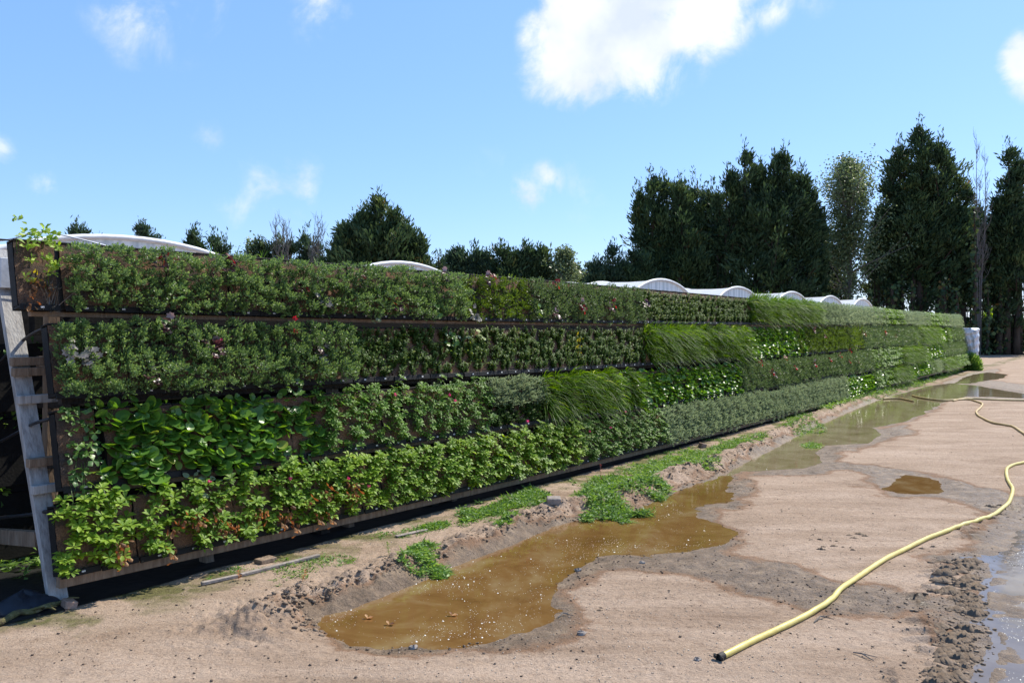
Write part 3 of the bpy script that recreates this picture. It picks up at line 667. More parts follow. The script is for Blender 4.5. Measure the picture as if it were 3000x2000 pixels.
# the other side of the A-frame: rows of planter panels seen from behind
BACKD = 1.3
def back_pt(s, z, o=0): q = P0 + WD * s - WN * (BACKD - .12 * z + o); return np.array([q[0], q[1], z])
rs = np.random.default_rng(9)
for r, (z0, z1) in enumerate(((1.68, 2.18), (1.14, 1.62), (.60, 1.08), (.06, .54))):
    a = MB(); 
    a.beam(back_pt(-.9 if r else .3, (z0 + z1) / 2), back_pt(S_END, (z0 + z1) / 2), .09, z1 - z0)
    o = a.build('rear_planter_row', M['tray'])
    parts = []
    for q in range(60):
        c = back_pt(rs.uniform(.3 if r == 0 else -.9, 1.6), z1 + rs.uniform(-.03, .05), -.02)
        d = rand_dirs(7, rs); parts.append(place(T_obov(.35), c + d * .03, d, rand_dirs(7, rs), rs.uniform(.03, .06, 7), None, rs))
    V, F, R = merge(parts); obj('foliage', mesh('foliage', V, F, M['weed'], R), o)
    tag(o, f'black backs of the rear {ROWNAME[r]} of planter panels inside the frame', 'planter row', 'rear rows of planter panels')
tarp = MB().beam(back_pt(-.1, 1.1, .08), back_pt(S_END, 1.1, .08), .02, 2.1).build('ground_sheet', M['pipe'])
tag(tarp, 'black membrane hung along the back of the timber frame', 'membrane')

# irrigation pipes at the frame's end and along the top
def pipe(name, pts, rad, mat, lab, cat='pipe', grp=None, n=24):
    P = spline(pts, n); o = MB().tube(P, rad, 8).build(name, mat, None, True); tag(o, lab, cat, grp); return o
pipe('irrigation_pipe', [end_pt(-60, 1140), end_pt(0, 1060) , end_pt(60, 985) + WD * .05, end_pt(105, 955) + WD * .1, end_pt(140, 945) + WD * .15], .011, M['pipe'], 'black irrigation pipe curving up to the second row of panels', grp='irrigation pipes at the frame end')
pipe('irrigation_pipe', [end_pt(-60, 1310) - WN * -.08, end_pt(0, 1283) + WN * .08, end_pt(60, 1250) + WN * .08, end_pt(100, 1232) + WN * .08, end_pt(150, 1215) + WD * .15], .011, M['pipe'], 'black irrigation pipe rising to the strawberry panel in the third row', grp='irrigation pipes at the frame end')
pipe('irrigation_pipe', [end_pt(-60, 1518) + WN * .1, end_pt(0, 1508) + WN * .1, end_pt(70, 1500) + WN * .1, end_pt(130, 1490) + WN * .08, end_pt(165, 1485) + WD * .1], .012, M['pipe'], 'lowest black irrigation pipe running to the bottom row of panels', grp='irrigation pipes at the frame end')
tp = [wall_pt(s, L0(max(s, 0)) - .004 + .004 * math.sin(s * 3), -.07) for s in np.arange(-.9, S_END, .8)]
pipe('drip_line', tp, .006, M['pipe'], 'thin black drip line along the top of the planted wall', n=160)
wt = [end_pt(-40, 712) - WN * .1, end_pt(60, 696) - WN * .1, wall_pt(.2, L0(0) + .09, -.25), wall_pt(.6, L0(1) + .03, -.25), wall_pt(.9, L0(1) - .03, -.3)]
pipe('top_wire', wt, .005, M['metal'], 'pale taut wire above the first top panels beside the white tunnel', 'wire')

# ------------------------------------------------------------------ silver wrapped bundle at the far end
def silver():
    m, n, l, b_ = new_mat('silver_film'); b_.inputs['Base Color'].default_value = (.62, .63, .66, 1); b_.inputs['Metallic'].default_value = .35; b_.inputs['Roughness'].default_value = .38
    t = n.new('ShaderNodeTexCoord'); z = n.new('ShaderNodeTexNoise'); z.inputs['Scale'].default_value = 7; z.inputs['Detail'].default_value = 5; z.inputs['Distortion'].default_value = 1.5
    l.new(t.outputs['Object'], z.inputs['Vector']); bp = n.new('ShaderNodeBump'); bp.inputs['Strength'].default_value = .9; bp.inputs['Distance'].default_value = .08
    l.new(z.outputs['Fac'], bp.inputs['Height']); l.new(bp.outputs[0], b_.inputs['Normal']); return m
M['silver'] = silver()
e0 = wall_pt(S_END + .1, 0, .12); nu, nv = 48, 40
V = []
for j in range(nv):
    z = .12 + (1.62) * j / (nv - 1); taper = .45 + .55 * (z / 1.7) ** .8
    if z > 1.4: taper *= 1 - .12 * (z - 1.4)
    for i in range(nu):
        a = 2 * math.pi * i / nu; rr = 1 + .05 * math.sin(7 * a + 3 * z) + .04 * math.sin(13 * a - 5 * z) + .03 * math.sin(z * 21 + 2 * a)
        lx = .50 * math.copysign(abs(math.cos(a)) ** .6, math.cos(a)) * rr * taper; ly = .46 * math.copysign(abs(math.sin(a)) ** .6, math.sin(a)) * rr * taper
        V.append(e0 * np.array([1, 1, 0]) + WD * (lx + .35) + WN * (ly - .1) + np.array([0, 0, z + (.05 * math.sin(5 * a) if j == nv - 1 else 0)]) - WN * .12 * z)
F = [(j * nu + i, j * nu + (i + 1) % nu, (j + 1) * nu + (i + 1) % nu, (j + 1) * nu + i) for j in range(nv - 1) for i in range(nu)] + [tuple((nv - 1) * nu + i for i in range(nu))]
sb = empty('wrapped_bundle', tuple(e0 * np.array([1, 1, 0]) + WD * .35)); lt = Matrix.Translation(-sb.location)
o = obj('silver_film', mesh('silver_film', V, F, M['silver'], smooth=True), sb); o.data.transform(lt)
pb = MB().box(np.array(sb.location) + [0, 0, .04], (.5, .4, .14), ROT.to_3x3(), .01); o = pb.build('pallet_foot', M['wood'], sb); o.data.transform(lt)
q = MB()
for zz in (.62, 1.2):
    t_ = .47 + .55 * (zz / 1.7) ** .8
    ring = [np.array(sb.location) + WD * .45 * t_ * math.cos(a) + WN * (.44 * t_ * math.sin(a) - .1 - .12 * zz) + np.array([0, 0, zz + .02 * math.sin(a * 2)]) for a in np.linspace(0, 2 * math.pi, 30)]
    q.tube(ring, .012, 6)
o = q.build('strap', M['pipe'], sb); o.data.transform(lt)
tag(sb, 'silver film wrapped bundle at the far end of the planted wall', 'bundle')

# ------------------------------------------------------------------ polytunnels behind the wall
def poly_mat(name, c0, c1, streak):
    m, n, l, b_ = new_mat(name); t = n.new('ShaderNodeTexCoord'); mp = n.new('ShaderNodeMapping'); mp.inputs['Scale'].default_value = streak
    l.new(t.outputs['Object'], mp.inputs[0]); z = n.new('ShaderNodeTexNoise'); z.inputs['Scale'].default_value = 2.5; z.inputs['Detail'].default_value = 6; l.new(mp.outputs[0], z.inputs['Vector'])
    r = ramp(n, [(.35, c0), (.6, c1)]); l.new(z.outputs['Fac'], r.inputs[0]); l.new(r.outputs[0], b_.inputs['Base Color']); b_.inputs['Roughness'].default_value = .35
    tr = n.new('ShaderNodeBsdfTranslucent'); l.new(r.outputs[0], tr.inputs[0]); mx = n.new('ShaderNodeMixShader'); mx.inputs[0].default_value = .35
    l.new(b_.outputs[0], mx.inputs[1]); l.new(tr.outputs[0], mx.inputs[2]); l.new(mx.outputs[0], n['Material Output'].inputs[0]); return m
M['poly'] = poly_mat('polythene_skin', (.74, .75, .76), (.84, .85, .85), (1, 1, 1))
M['polyend'] = poly_mat('polythene_end', (.50, .56, .60), (.80, .83, .86), (3, 3, .25))  # end walls carry bluish shade in their colour, along with dirt streaks
M['hoop'] = noise_mat('white_hoop', [(.3, (.6, .61, .62)), (.7, (.75, .76, .77))], 10, .4, 0)
def tunnel(px, py, L_, lab, Ht=3.2, a=2.62, b_=1.4):
    zc = F_PX * (Ht - CAM_H) / (HORIZON - py); c = np.array([(px - 1500) / F_PX * zc, zc, 0.])
    AX = -WN
    t = empty('polytunnel', tuple(c)); tag(t, lab, 'polytunnel', 'white polytunnels behind the planted wall')
    n = 28; th = np.linspace(0, math.pi, n); prof = [(a, 0)] + [(a * math.cos(q), Ht - b_ + b_ * math.sin(q)) for q in th] + [(-a, 0)]
    ns = max(4, int(L_ / .5)) + 1
    V = []
    for j in range(ns):
        d = L_ * j / (ns - 1); sag = -.035 * abs(math.sin(math.pi * d / 2.0)) 
        for (x, z) in prof: V.append(WD * x * (1 + sag * .3) + AX * d + np.array([0, 0, z + (sag if z > 2 else 0)]))
    k = len(prof); F = [(j * k + i, j * k + i + 1, (j + 1) * k + i + 1, (j + 1) * k + i) for j in range(ns - 1) for i in range(k - 1)]
    obj('skin', mesh('skin', V, F, M['poly'], smooth=True), t)
    for d, nm in ((.03, 'end_wall'), (L_ - .03, 'end_wall')):
        V = [WD * x * .985 + AX * d + np.array([0, 0, z * .99]) for (x, z) in prof]; obj(nm, mesh(nm, V, [tuple(range(k))], M['polyend']), t)
    for d in [0.0] + list(np.arange(2, L_, 2.0)) + [L_]:
        P = [WD * x + AX * d + np.array([0, 0, z]) for (x, z) in prof]
        MB().tube(np.array(P) * (1 if d in (0.0, L_) else 1), .045 if d in (0.0, L_) else .03, 6).build('hoop', M['hoop'], t, True)
    MB().box(-AX * .03 + np.array([0, 0, Ht - .55]), (.45, .04, .3), ROT.to_3x3(), .005).build('vent', M['metal'], t)
tunnel(395, 699, 7, 'white polytunnel with the broad domed roof nearest the end post', a=2.9, b_=1.15)
tunnel(1190, 771, 7, 'lone white polytunnel roof peeping over the top row before the big conifer')
tunnel(1944, 820, 3.2, 'white polytunnel whose full arch shows first in the run of five')
tunnel(2166, 842, 7, 'second arch in the run of five white polytunnels')
tunnel(2323, 856, 7, 'middle arch in the run of five white polytunnels')
tunnel(2435, 868, 7, 'fourth arch in the run of five white polytunnels')
tunnel(2528, 876, 7, 'smallest and farthest white polytunnel arch of the run')

# ------------------------------------------------------------------ trees
def trunk_mb(mb, base, h, r0, lean=(0, 0), seg=8, r1=.12):
    n = 9; P = [base + np.array([lean[0] * t + .12 * math.sin(3 * t + base[0]), lean[1] * t, h * t]) for t in np.linspace(0, 1, n)]
    mb.tube(P, r0 * (1 - (1 - r1) * np.linspace(0, 1, n) ** .8), seg); return np.array(P)
def sprays(rs, P, D, n, size, w=.13, spread=.45, br=None):
    """n feathery slips around each point P, pointing roughly along D"""
    m = len(P); Pp = np.repeat(P, n, 0) + rs.normal(0, size * .55, (m * n, 3)); Dd = norm(np.repeat(D, n, 0) + rs.normal(0, spread, (m * n, 3)))
    base_r = np.repeat(np.clip(rs.normal(.45, .13, m), 0, 1) if br is None else br, n)
    return place(T_dia(w), Pp, Dd, rand_dirs(m * n, rs), size * rs.uniform(.6, 1.5, m * n), np.clip(base_r + rs.normal(0, .1, m * n), 0, 1), rs)
def conifer(name, px, Z, leaders, lab, seed, mat='conifer', dens=1.0, group=None, base=.02, size=.34, gap=.0, trunk_r=.28, cat='conifer tree', deep=1.0):
    """leaders: (px offset, top py, half width px, start height fraction)"""
    rs = np.random.default_rng(seed); X = (px - 1500) / F_PX * Z; c = np.array([X, Z, 0.]); s = Z / F_PX
    t = empty(name, tuple(c)); tag(t, lab, cat, group)
    parts = []; mb = MB()
    ex = []
    for (dx, ty, hw, f0) in leaders:
        for _ in range(4 if hw > 32 else 2):
            sg_ = rs.choice([-1, 1]); ex.append((dx + sg_ * hw * rs.uniform(.35, 1.0), ty + (HORIZON - ty) * rs.uniform(.07, .42), hw * rs.uniform(.22, .36), rs.uniform(.45, .65)))
    leaders = [(a_, b_2, c_ * .86, d_) for a_, b_2, c_, d_ in leaders] + ex
    n_main = len(leaders) - len(ex)
    for li, (dx, ty, hw, f0) in enumerate(leaders):
        H = CAM_H + (HORIZON - ty) * s; R = hw * s * 1.12; b0 = np.array([dx * s, rs.uniform(-.4, .4) * R * deep, 0.])
        trunk_mb(mb, b0, H * .96, trunk_r * (.6 + .4 * H / 12) * (1 if li < n_main else .3), lean=(rs.normal(0, .1), 0), seg=8 if li < n_main else 4)
        nb = int(dens * ((13 + H * R * 3.1) if li < n_main else (10 + H * R * 1.9))); f = f0 + (1 - f0) * rs.random(nb) ** .85
        if gap: keep = (f > .42) | (rs.random(nb) > gap); f = f[keep]; nb = len(f)
        a = rs.uniform(0, 6.28, nb)
        prof = np.minimum(1, ((1 - f) / .36) ** .6) * (.55 + .45 * np.minimum(1, (f - f0 + .12) / .25)) * rs.uniform(.45, 1.3, nb) * (1 + .26 * np.sin(a * 3 + f * 11 + seed))
        rad = np.stack([np.cos(a), np.sin(a) * deep, np.zeros(nb)], 1)
        up = rs.uniform(.45, 1.5, nb) * (.4 + .6 * f)
        # keep long branches from poking past the tip
        org = b0 + np.stack([0 * f, 0 * f, f * H * .93], 1)
        end = org + rad * (R * prof)[:, None] + UP * (up * R * prof)[:, None]; end[:, 2] = np.minimum(end[:, 2], H * .985)
        L_ = np.linalg.norm(end - org, axis=1); k = 12
        tt = rs.uniform(.36, 1.04, (nb, k)) ** .62
        P = (org[:, None] + (end - org)[:, None] * tt[:, :, None]) + rs.normal(0, 1, (nb, k, 3)) * ((.04 + .10 * L_)[:, None] * (1.35 - tt))[:, :, None]
        D = np.repeat(norm(rad + UP * (up + .45)[:, None])[:, None], k, 1)
        parts.append(sprays(rs, P.reshape(-1, 3), D.reshape(-1, 3), 7, size, spread=.36, br=np.repeat(np.clip(rs.normal(.42, .17, nb), 0, .93), k)))
        zt = np.linspace(H * .86, H, 8); Pt = np.stack([b0[0] + rs.normal(0, .06, 8), b0[1] + rs.normal(0, .06, 8), zt], 1)
        parts.append(sprays(rs, Pt, np.repeat((UP + rs.normal(0, .1, 3))[None], 8, 0), 9, size * .8, spread=.4))
        sel = np.linspace(0, nb - 1, min(nb, 22)).astype(int)
        for q in sel: mb.tube([org[q] - UP * .2, (org[q] + end[q]) / 2 - UP * .1, end[q]], np.array([.06, .035, .01]) * (.6 + H / 16), 4, cap=False)
    V, F, R_ = merge(parts); obj('crown', mesh('crown', V, F, M[mat], R_), t)
    mb.build('trunk', M['bark'], t, True)
    return t
gS = 'conifers of the tall screen behind the wall'; gL = 'lower trees beyond the polytunnels'
conifer('conifer_tree', 1990, 57, [(-82, 492, 40, .05), (-45, 505, 44, .05), (-5, 512, 44, .03), (48, 505, 46, .05), (98, 530, 40, .08), (-96, 620, 42, .03), (10, 640, 105, .02)], 'dark broad many-tipped conifer, first of the tall screen behind the arches', 11, group=gS)
conifer('conifer_tree', 2255, 56, [(-78, 430, 50, .03), (-30, 468, 60, .04), (40, 426, 55, .05), (82, 488, 48, .1), (-118, 485, 36, .1), (112, 560, 36, .2), (0, 560, 110, .05), (8, 450, 30, .3)], 'dark twin-peaked conifer with brownish patch between the first conifer and the olive tree', 12, group=gS)
conifer('conifer_tree', 2700, 58, [(-15, 352, 66, .22), (-62, 400, 56, .24), (42, 400, 58, .22), (88, 470, 52, .2), (-92, 510, 48, .24), (-35, 560, 84, .24), (60, 600, 80, .22), (125, 560, 36, .3)], 'tallest dark conifer of the screen with a sharp central tip', 13, group=gS, gap=.35)
conifer('conifer_tree', 2955, 57, [(-15, 415, 38, .2), (25, 450, 44, .2), (-34, 560, 42, .22), (10, 650, 66, .2)], 'narrow dark conifer at the picture edge past the bare tree', 14, group=gS, gap=.3)
conifer('conifer_tree', 2560, 62, [(-5, 690, 30, .5), (50, 720, 24, .5)], 'shaded conifer filling the gap under the olive tree', 15, group=gS, gap=.35)
conifer('conifer_tree', 2835, 61, [(-15, 600, 30, .3), (25, 640, 32, .35), (-50, 700, 34, .35)], 'short ragged conifer at the foot of the bare tree', 16, group=gS, gap=.45)
conifer('conifer_tree', 2420, 60, [(-20, 640, 30, .45), (30, 720, 30, .45)], 'dim shaded conifer behind the middle white arches', 17, group=gS, gap=.3)
conifer('conifer_tree', 1860, 55, [(-5, 722, 30, .02), (-45, 762, 34, .0), (25, 745, 35, .0)], 'small dark conifer leaning on the first tall conifer', 18, group=gL, size=.3)
conifer('conifer_tree', 1782, 55, [(10, 710, 34, .0), (-35, 752, 34, .0), (45, 765, 30, .0)], 'small pointed conifer between the birch and the tall screen', 19, group=gL, size=.3, mat='conifer2')
conifer('conifer_tree', 1500, 50, [(40, 708, 45, .0), (-30, 712, 40, .0), (85, 722, 40, .0), (-5, 745, 60, 0)], 'bushy conifer group in the dip over the middle of the wall', 20, group=gL, size=.3, mat='conifer')
conifer('conifer_tree', 1370, 50, [(-25, 722, 40, .0), (20, 716, 36, .0), (55, 735, 40, .0), (-55, 745, 34, 0)], 'bluish bushy conifer right of the lone tunnel roof', 21, group=gL, size=.3, mat='conifer2')
conifer('conifer_tree', 1285, 47, [(0, 738, 17, .0), (-8, 775, 22, .0)], 'tiny narrow conifer between the big conifer and the bluish one', 22, group=gL, size=.24)
conifer('conifer_tree', 1108, 46, [(0, 565, 55, .03), (45, 612, 55, .03), (-55, 615, 55, .03), (85, 650, 48, .03), (-95, 660, 45, .02), (120, 705, 45, .0), (-130, 705, 35, .0), (0, 680, 110, .0)], 'big pyramidal conifer standing alone above the wall', 23, group=gL, dens=1.1)
conifer('conifer_tree', 905, 50, [(-5, 660, 30, .05), (15, 700, 34, .0)], 'thin olive-grey conifer left of the big pyramidal one', 24, group=gL, size=.28, mat='conifer2', dens=.8)
conifer('conifer_tree', 815, 50, [(-5, 690, 45, .0), (35, 700, 36, .0), (-50, 700, 36, .0)], 'low dark conifer below the thin bare stems', 25, group=gL, size=.28)
conifer('conifer_tree', 637, 48, [(-8, 672, 28, .0), (22, 690, 24, .0)], 'brownish bushy conifer of the close pair', 26, group=gL, size=.26, mat='conifer2')
conifer('conifer_tree', 572, 48, [(-3, 660, 17, .0), (-12, 700, 26, .0), (14, 705, 22, .0)], 'slim dark conifer of the close pair', 27, group=gL, size=.26)
conifer('conifer_tree', 432, 50, [(-12, 645, 20, .0), (12, 680, 30, .0), (40, 700, 26, .0)], 'leaning conifer tip above the domed tunnel', 28, group=gL, size=.28, mat='conifer2')
conifer('conifer_tree', 236, 50, [(-8, 650, 22, .0), (14, 665, 20, .0), (-25, 690, 26, .0), (45, 695, 18, .0)], 'conifer top standing over the panels near the end post', 29, group=gL, size=.28, mat='conifer2')

def broadleaf(name, px, Z, ty, hw, lab, seed, n=120, lf=.16, group=None, f0=.25, mat='broad', k=70, cat='leafy tree'):
    rs = np.random.default_rng(seed); s = Z / F_PX; H = CAM_H + (HORIZON - ty) * s; R = hw * s
    t = empty(name, ((px - 1500) * s, Z, 0)); tag(t, lab, cat, group); mb = MB(); trunk_mb(mb, np.zeros(3), H * .9, .2)
    parts = []
    for q in range(n):
        f = f0 + (1 - f0) * rs.random() ** .8; a = rs.uniform(0, 6.28); rr = R * min(1, ((1 - f) / .35 + .12)) ** .6 * rs.uniform(.4, 1.15)
        o = np.array([0, 0, f * H * .86]); rr *= (1 + .35 * math.sin(f * 13 + seed)) * (1 + .45 * math.sin(2 * a + 7 * f)) * (.75 if f > .8 else 1); e = o + np.array([math.cos(a) * rr, math.sin(a) * rr, rs.uniform(.3, 1.3) * rr]); e[2] = min(e[2], H * rs.uniform(.93, 1))
        mb.tube([o, (o + e) / 2 + UP * .1, e], np.array([.05, .025, .008]), 4, cap=False)
        tt = rs.uniform(.35, 1.08, k)[:, None]; P = o + (e - o) * tt + rs.normal(0, .20 + .05 * rr, (k, 3))
        parts.append(place(T_dia(.36), P, rand_dirs(k, rs) - UP * .5, rand_dirs(k, rs), lf * rs.uniform(.6, 1.3, k), np.clip(rs.normal(.5, .2, k), 0, 1), rs))
    V, F, R_ = merge(parts); obj('crown', mesh('crown', V, F, M[mat], R_), t); mb.build('trunk', M['greybark'], t, True)
broadleaf('leafy_tree', 2485, 57, 395, 88, 'pale olive leafy tree between two tall dark conifers', 41, n=210, k=110, group=None)
broadleaf('leafy_tree', 2350, 60, 700, 40, 'ivy-dark leafy tree low behind the second conifer', 42, n=60, k=60, mat='broad')
broadleaf('birch_tree', 1655, 50, 692, 56, 'light feathery birch between low conifers above the wall', 43, n=110, k=70, group=gL)
broadleaf('leafy_tree', 747, 50, 658, 38, 'soft grey-green leafy tree above the top row grass blades', 44, n=60, k=60, group=gL)
broadleaf('leafy_tree', 690, 52, 712, 40, 'low grey-green shrub right of the close pair of conifers', 45, n=40, k=50, group=gL, lf=.13)
broadleaf('leafy_tree', 345, 52, 690, 18, 'wispy treetop just above the domed tunnel', 46, n=16, k=30, group=gL, lf=.1)
broadleaf('yellow_bush', 2905, 66, 900, 34, 'sunlit yellow-green bush seen through the dark trunks', 47, n=40, k=60, lf=.2, mat='pach', f0=.0, cat='bush')
def bare(name, px, Z, stems, lab, seed, r=.1, cat='bare tree'):
    rs = np.random.default_rng(seed); s = Z / F_PX; mb = MB()
    for dx, ty in stems:
        H = CAM_H + (HORIZON - ty) * s; P = [np.array([dx * s * min(1, q * 1.6) + .05 * math.sin(9 * q + dx), 0, H * q]) for q in np.linspace(0, 1, 10)]
        mb.tube(P, r * (1 - .93 * np.linspace(0, 1, 10)), 6)
        for q in range(46):
            f = rs.uniform(.3, .98); b0 = np.array([dx * s * min(1, f * 1.6) + .05 * math.sin(9 * f + dx), 0, H * f]); l_ = rs.uniform(.5, 1.5) * (1.25 - f) + .25; a = rs.uniform(0, 6.28)
            e = b0 + np.array([math.cos(a) * l_ * .45, math.sin(a) * l_ * .45, l_]); mb.tube([b0, (b0 + e) / 2 + np.array([math.cos(a), math.sin(a), -.3]) * l_ * .08, e], [.018, .012, .006], 4, cap=False)
            for _ in range(3):
                g = b0 + (e - b0) * rs.uniform(.3, .9); mb.tube([g, g + rs.normal(0, .13, 3) + UP * .28], [.009, .004], 3, cap=False)
    o = mb.build(name, M['greybark'], None); o.location = ((px - 1500) * s, Z, 0); tag(o, lab, cat)
bare('bare_tree', 2868, 56, [(-10, 395), (14, 430), (-2, 520)], 'leafless tree with thin twigs between the tallest and the edge conifer', 51, r=.075)
bare('bare_tree', 932, 48, [(0, 645), (14, 668), (-14, 690)], 'thin leafless grey stems beside the big pyramidal conifer', 52, r=.035)
bare('bare_tree', 822, 48, [(-10, 642), (6, 650), (22, 664)], 'bare upright stems rising from the low dark conifer', 53, r=.035)

# ivy-clad trunks under the screen, dark against the far sky
rs = np.random.default_rng(61)
iv = [(2235, 800, 26), (2425, 860, 22), (2462, 845, 16), (2545, 850, 24), (2610, 830, 30), (2640, 800, 18), (2705, 780, 30), (2762, 820, 16), (2800, 840, 20), (2850, 600, 15), (2925, 780, 24), (2975, 760, 26), (2668, 820, 12), (2890, 820, 12)]
where = ['under the twin-peaked conifer', 'left under the olive tree', 'directly under the olive tree', 'right under the olive tree', 'first before the tallest conifer', 'close before the tallest conifer', 'thick one under the tallest conifer', 'just past the tallest conifer', 'before the ragged short conifer', 'tall one carrying the bare tree', 'before the edge conifer', 'at the picture edge', 'slender one behind the tallest conifer', 'slender one before the sunlit yellow bush']
for k_, (px, ty, hw) in enumerate(iv):
    Z = 55 + rs.uniform(-2, 3); s = Z / F_PX; H = CAM_H + (HORIZON - ty) * s; R = hw * s * .8
    t = empty('ivy_clad_tree', ((px - 1500) * s, Z, 0)); tag(t, 'dark ivy-clad tree trunk ' + where[k_], 'tree', 'ivy-clad trunks of the screen')
    mb = MB(); P = trunk_mb(mb, np.zeros(3), H * .98, .2 * (hw / 20), r1=.3); mb.build('trunk', M['bark'], t, True)
    n = int(270 * hw / 20 * H / 6); z = rs.uniform(0, H, n); a = rs.uniform(0, 6.28, n); rr = R * rs.uniform(.3, 1, n) * (1 + .35 * np.sin(z * 2.2 + a * 2))
    Pp = np.stack([rr * np.cos(a), rr * np.sin(a), z], 1); V, F, R_ = place(T_dia(.5), Pp, rand_dirs(n, rs) - UP * .4, np.stack([np.cos(a), np.sin(a), 0 * a], 1) + rs.normal(0, .4, (n, 3)), rs.uniform(.16, .34, n), None, rs)
    obj('ivy', mesh('ivy', V, F, M['conifer'], R_), t)
# dark hedge at the feet of the trees
def hedge(name, x0, x1, Z, h0, h1, lab, seed, n=5200):
    rs = np.random.default_rng(seed); X0, X1 = (x0 - 1500) / F_PX * Z, (x1 - 1500) / F_PX * Z; x = rs.uniform(X0, X1, n); top = h0 + (h1 - h0) * (fbm(x * .55, x * 0 + seed, 3, seed) + .5)
    P = np.stack([x, Z + rs.uniform(-1.3, 1.3, n), top * rs.random(n) ** .7], 1)
    V, F, R_ = place(T_dia(.45), P, rand_dirs(n, rs) + UP * .4, rand_dirs(n, rs), rs.uniform(.18, .42, n), None, rs)
    o = obj(name, mesh(name, V, F, M['conifer'], R_)); tag(o, lab, 'hedge')
hedge('hedge', 2700, 3150, 58, 1.3, 2.9, 'dark shaded hedge under the screen beyond the dirt yard', 71, 11000)
hedge('hedge', 2150, 2720, 64, .9, 2.4, 'dark undergrowth behind the arches under the tall screen', 72, 8000)
hedge('hedge', 1290, 2120, 60, 5.0, 7.0, 'dark hedge linking the low trees above the middle of the wall', 73, 30000)
hedge('hedge', 690, 1255, 56, 4.6, 7.2, 'dark hedge behind the low trees before the big conifer', 74, 22000)

# ------------------------------------------------------------------ ground: one sheet, dense where the camera can see it
PUD = {
 'A': [(705,1412),(760,1395),(850,1362),(930,1335),(1000,1302),(1035,1290),(1120,1260),(1230,1217),(1330,1192),(1440,1190),(1500,1160),(1560,1130),(1600,1112),(1645,1100),(1660,1118),(1640,1128),(1668,1135),(1655,1150),(1610,1156),(1572,1165),(1590,1190),(1640,1208),(1680,1226),(1660,1248),(1560,1262),(1480,1268),(1400,1270),(1340,1290),(1300,1318),(1268,1350),(1248,1385),(1255,1420),(1200,1452),(1120,1468),(1000,1476),(900,1480),(800,1482),(760,1460),(735,1430)],
 'B': [(1640,1102),(1680,1078),(1720,1052),(1790,1015),(1850,985),(1920,955),(1990,925),(2060,905),(2130,886),(2180,880),(2235,884),(2270,890),(2352,903),(2420,908),(2420,916),(2352,915),(2290,912),(2220,910),(2165,922),(2120,950),(2080,968),(2010,982),(2030,998),(2000,1018),(1900,1024),(1880,1040),(1900,1062),(1850,1076),(1760,1080),(1700,1082),(1672,1100),(1655,1110)],
 'B2': [(2195,880),(2215,868),(2240,860),(2270,855),(2310,860),(2300,868),(2270,872),(2225,881)],
 'C': [(2040,1125),(2060,1108),(2085,1092),(2130,1098),(2150,1112),(2162,1128),(2100,1134)],
 'D': [(2420,1190),(2352,1222),(2325,1260),(2290,1310),(2272,1345),(2268,1390),(2290,1440),(2302,1480),(2285,1530),(2270,1568),(2250,1640),(2600,1640),(2600,1300)],
}
WET = {
 'A2': [(640,1410),(760,1380),(930,1320),(1120,1240),(1330,1170),(1500,1120),(1650,1080),(1700,1092),(1720,1120),(1680,1165),(1620,1165),(1640,1190),(1700,1225),(1720,1245),(1680,1262),(1790,1285),(1900,1325),(2000,1345),(2100,1368),(2200,1372),(2230,1400),(2100,1402),(1980,1400),(1850,1388),(1740,1362),(1620,1330),(1480,1305),(1370,1300),(1320,1320),(1290,1350),(1300,1385),(1325,1420),(1310,1450),(1240,1475),(1120,1488),(900,1492),(770,1488),(720,1450),(690,1425)],
 'ch': [(1660,1095),(1760,1060),(1880,1020),(2000,985),(2080,975),(2100,990),(2040,1010),(1930,1040),(1920,1058),(2000,1068),(2070,1080),(2130,1090),(2240,1112),(2330,1140),(2420,1140),(2420,1215),(2330,1200),(2240,1160),(2160,1142),(2040,1140),(2005,1118),(2010,1095),(1940,1078),(1850,1088),(1700,1092)],
 'D2': [(2420,1120),(2320,1150),(2290,1180),(2225,1250),(2140,1295),(2210,1310),(2235,1340),(2235,1375),(2170,1395),(2100,1402),(2150,1420),(2200,1450),(2215,1490),(2190,1530),(2160,1568),(2110,1650),(2700,1650),(2700,1120)],
 'far': [(2150,885),(2230,855),(2290,846),(2296,852),(2250,868),(2330,880),(2420,888),(2420,925),(2300,918),(2160,916)],
}
DARKW = { 'band': [(1150,1255)] }
def sdf(px, py, poly):
    """signed distance, positive inside"""
    d = np.full(px.shape, 1e9); ins = np.zeros(px.shape, bool); n = len(poly)
    for i in range(n):
        ax, ay = poly[i]; bx, by = poly[(i + 1) % n]; ex, ey = bx - ax, by - ay
        t = np.clip(((px - ax) * ex + (py - ay) * ey) / (ex * ex + ey * ey + 1e-12), 0, 1)
        d = np.minimum(d, np.hypot(px - ax - t * ex, py - ay - t * ey))
        if by != ay: ins ^= ((ay > py) != (by > py)) & (px < ex * (py - ay) / (by - ay) + ax)
    return np.where(ins, d, -d)
def pdist(px, py, pts):
    d = np.full(px.shape, 1e9)
    for i in range(len(pts) - 1):
        ax, ay = pts[i]; bx, by = pts[i + 1]; ex, ey = bx - ax, by - ay
        t = np.clip(((px - ax) * ex + (py - ay) * ey) / (ex * ex + ey * ey), 0, 1); d = np.minimum(d, np.hypot(px - ax - t * ex, py - ay - t * ey))
    return d
WL = -.022
pudw = {k: G2(v, WL) for k, v in PUD.items()}; wetw = {k: G2(v, 0) for k, v in WET.items()}
bankw = G2([(600,1408),(640,1393),(700,1375),(760,1362),(870,1322),(950,1292),(1000,1272),(1130,1225),(1230,1185),(1330,1155),(1430,1130),(1560,1085),(1640,1060),(1720,1028),(1800,990),(1900,945),(2000,910),(2150,858)], .04)
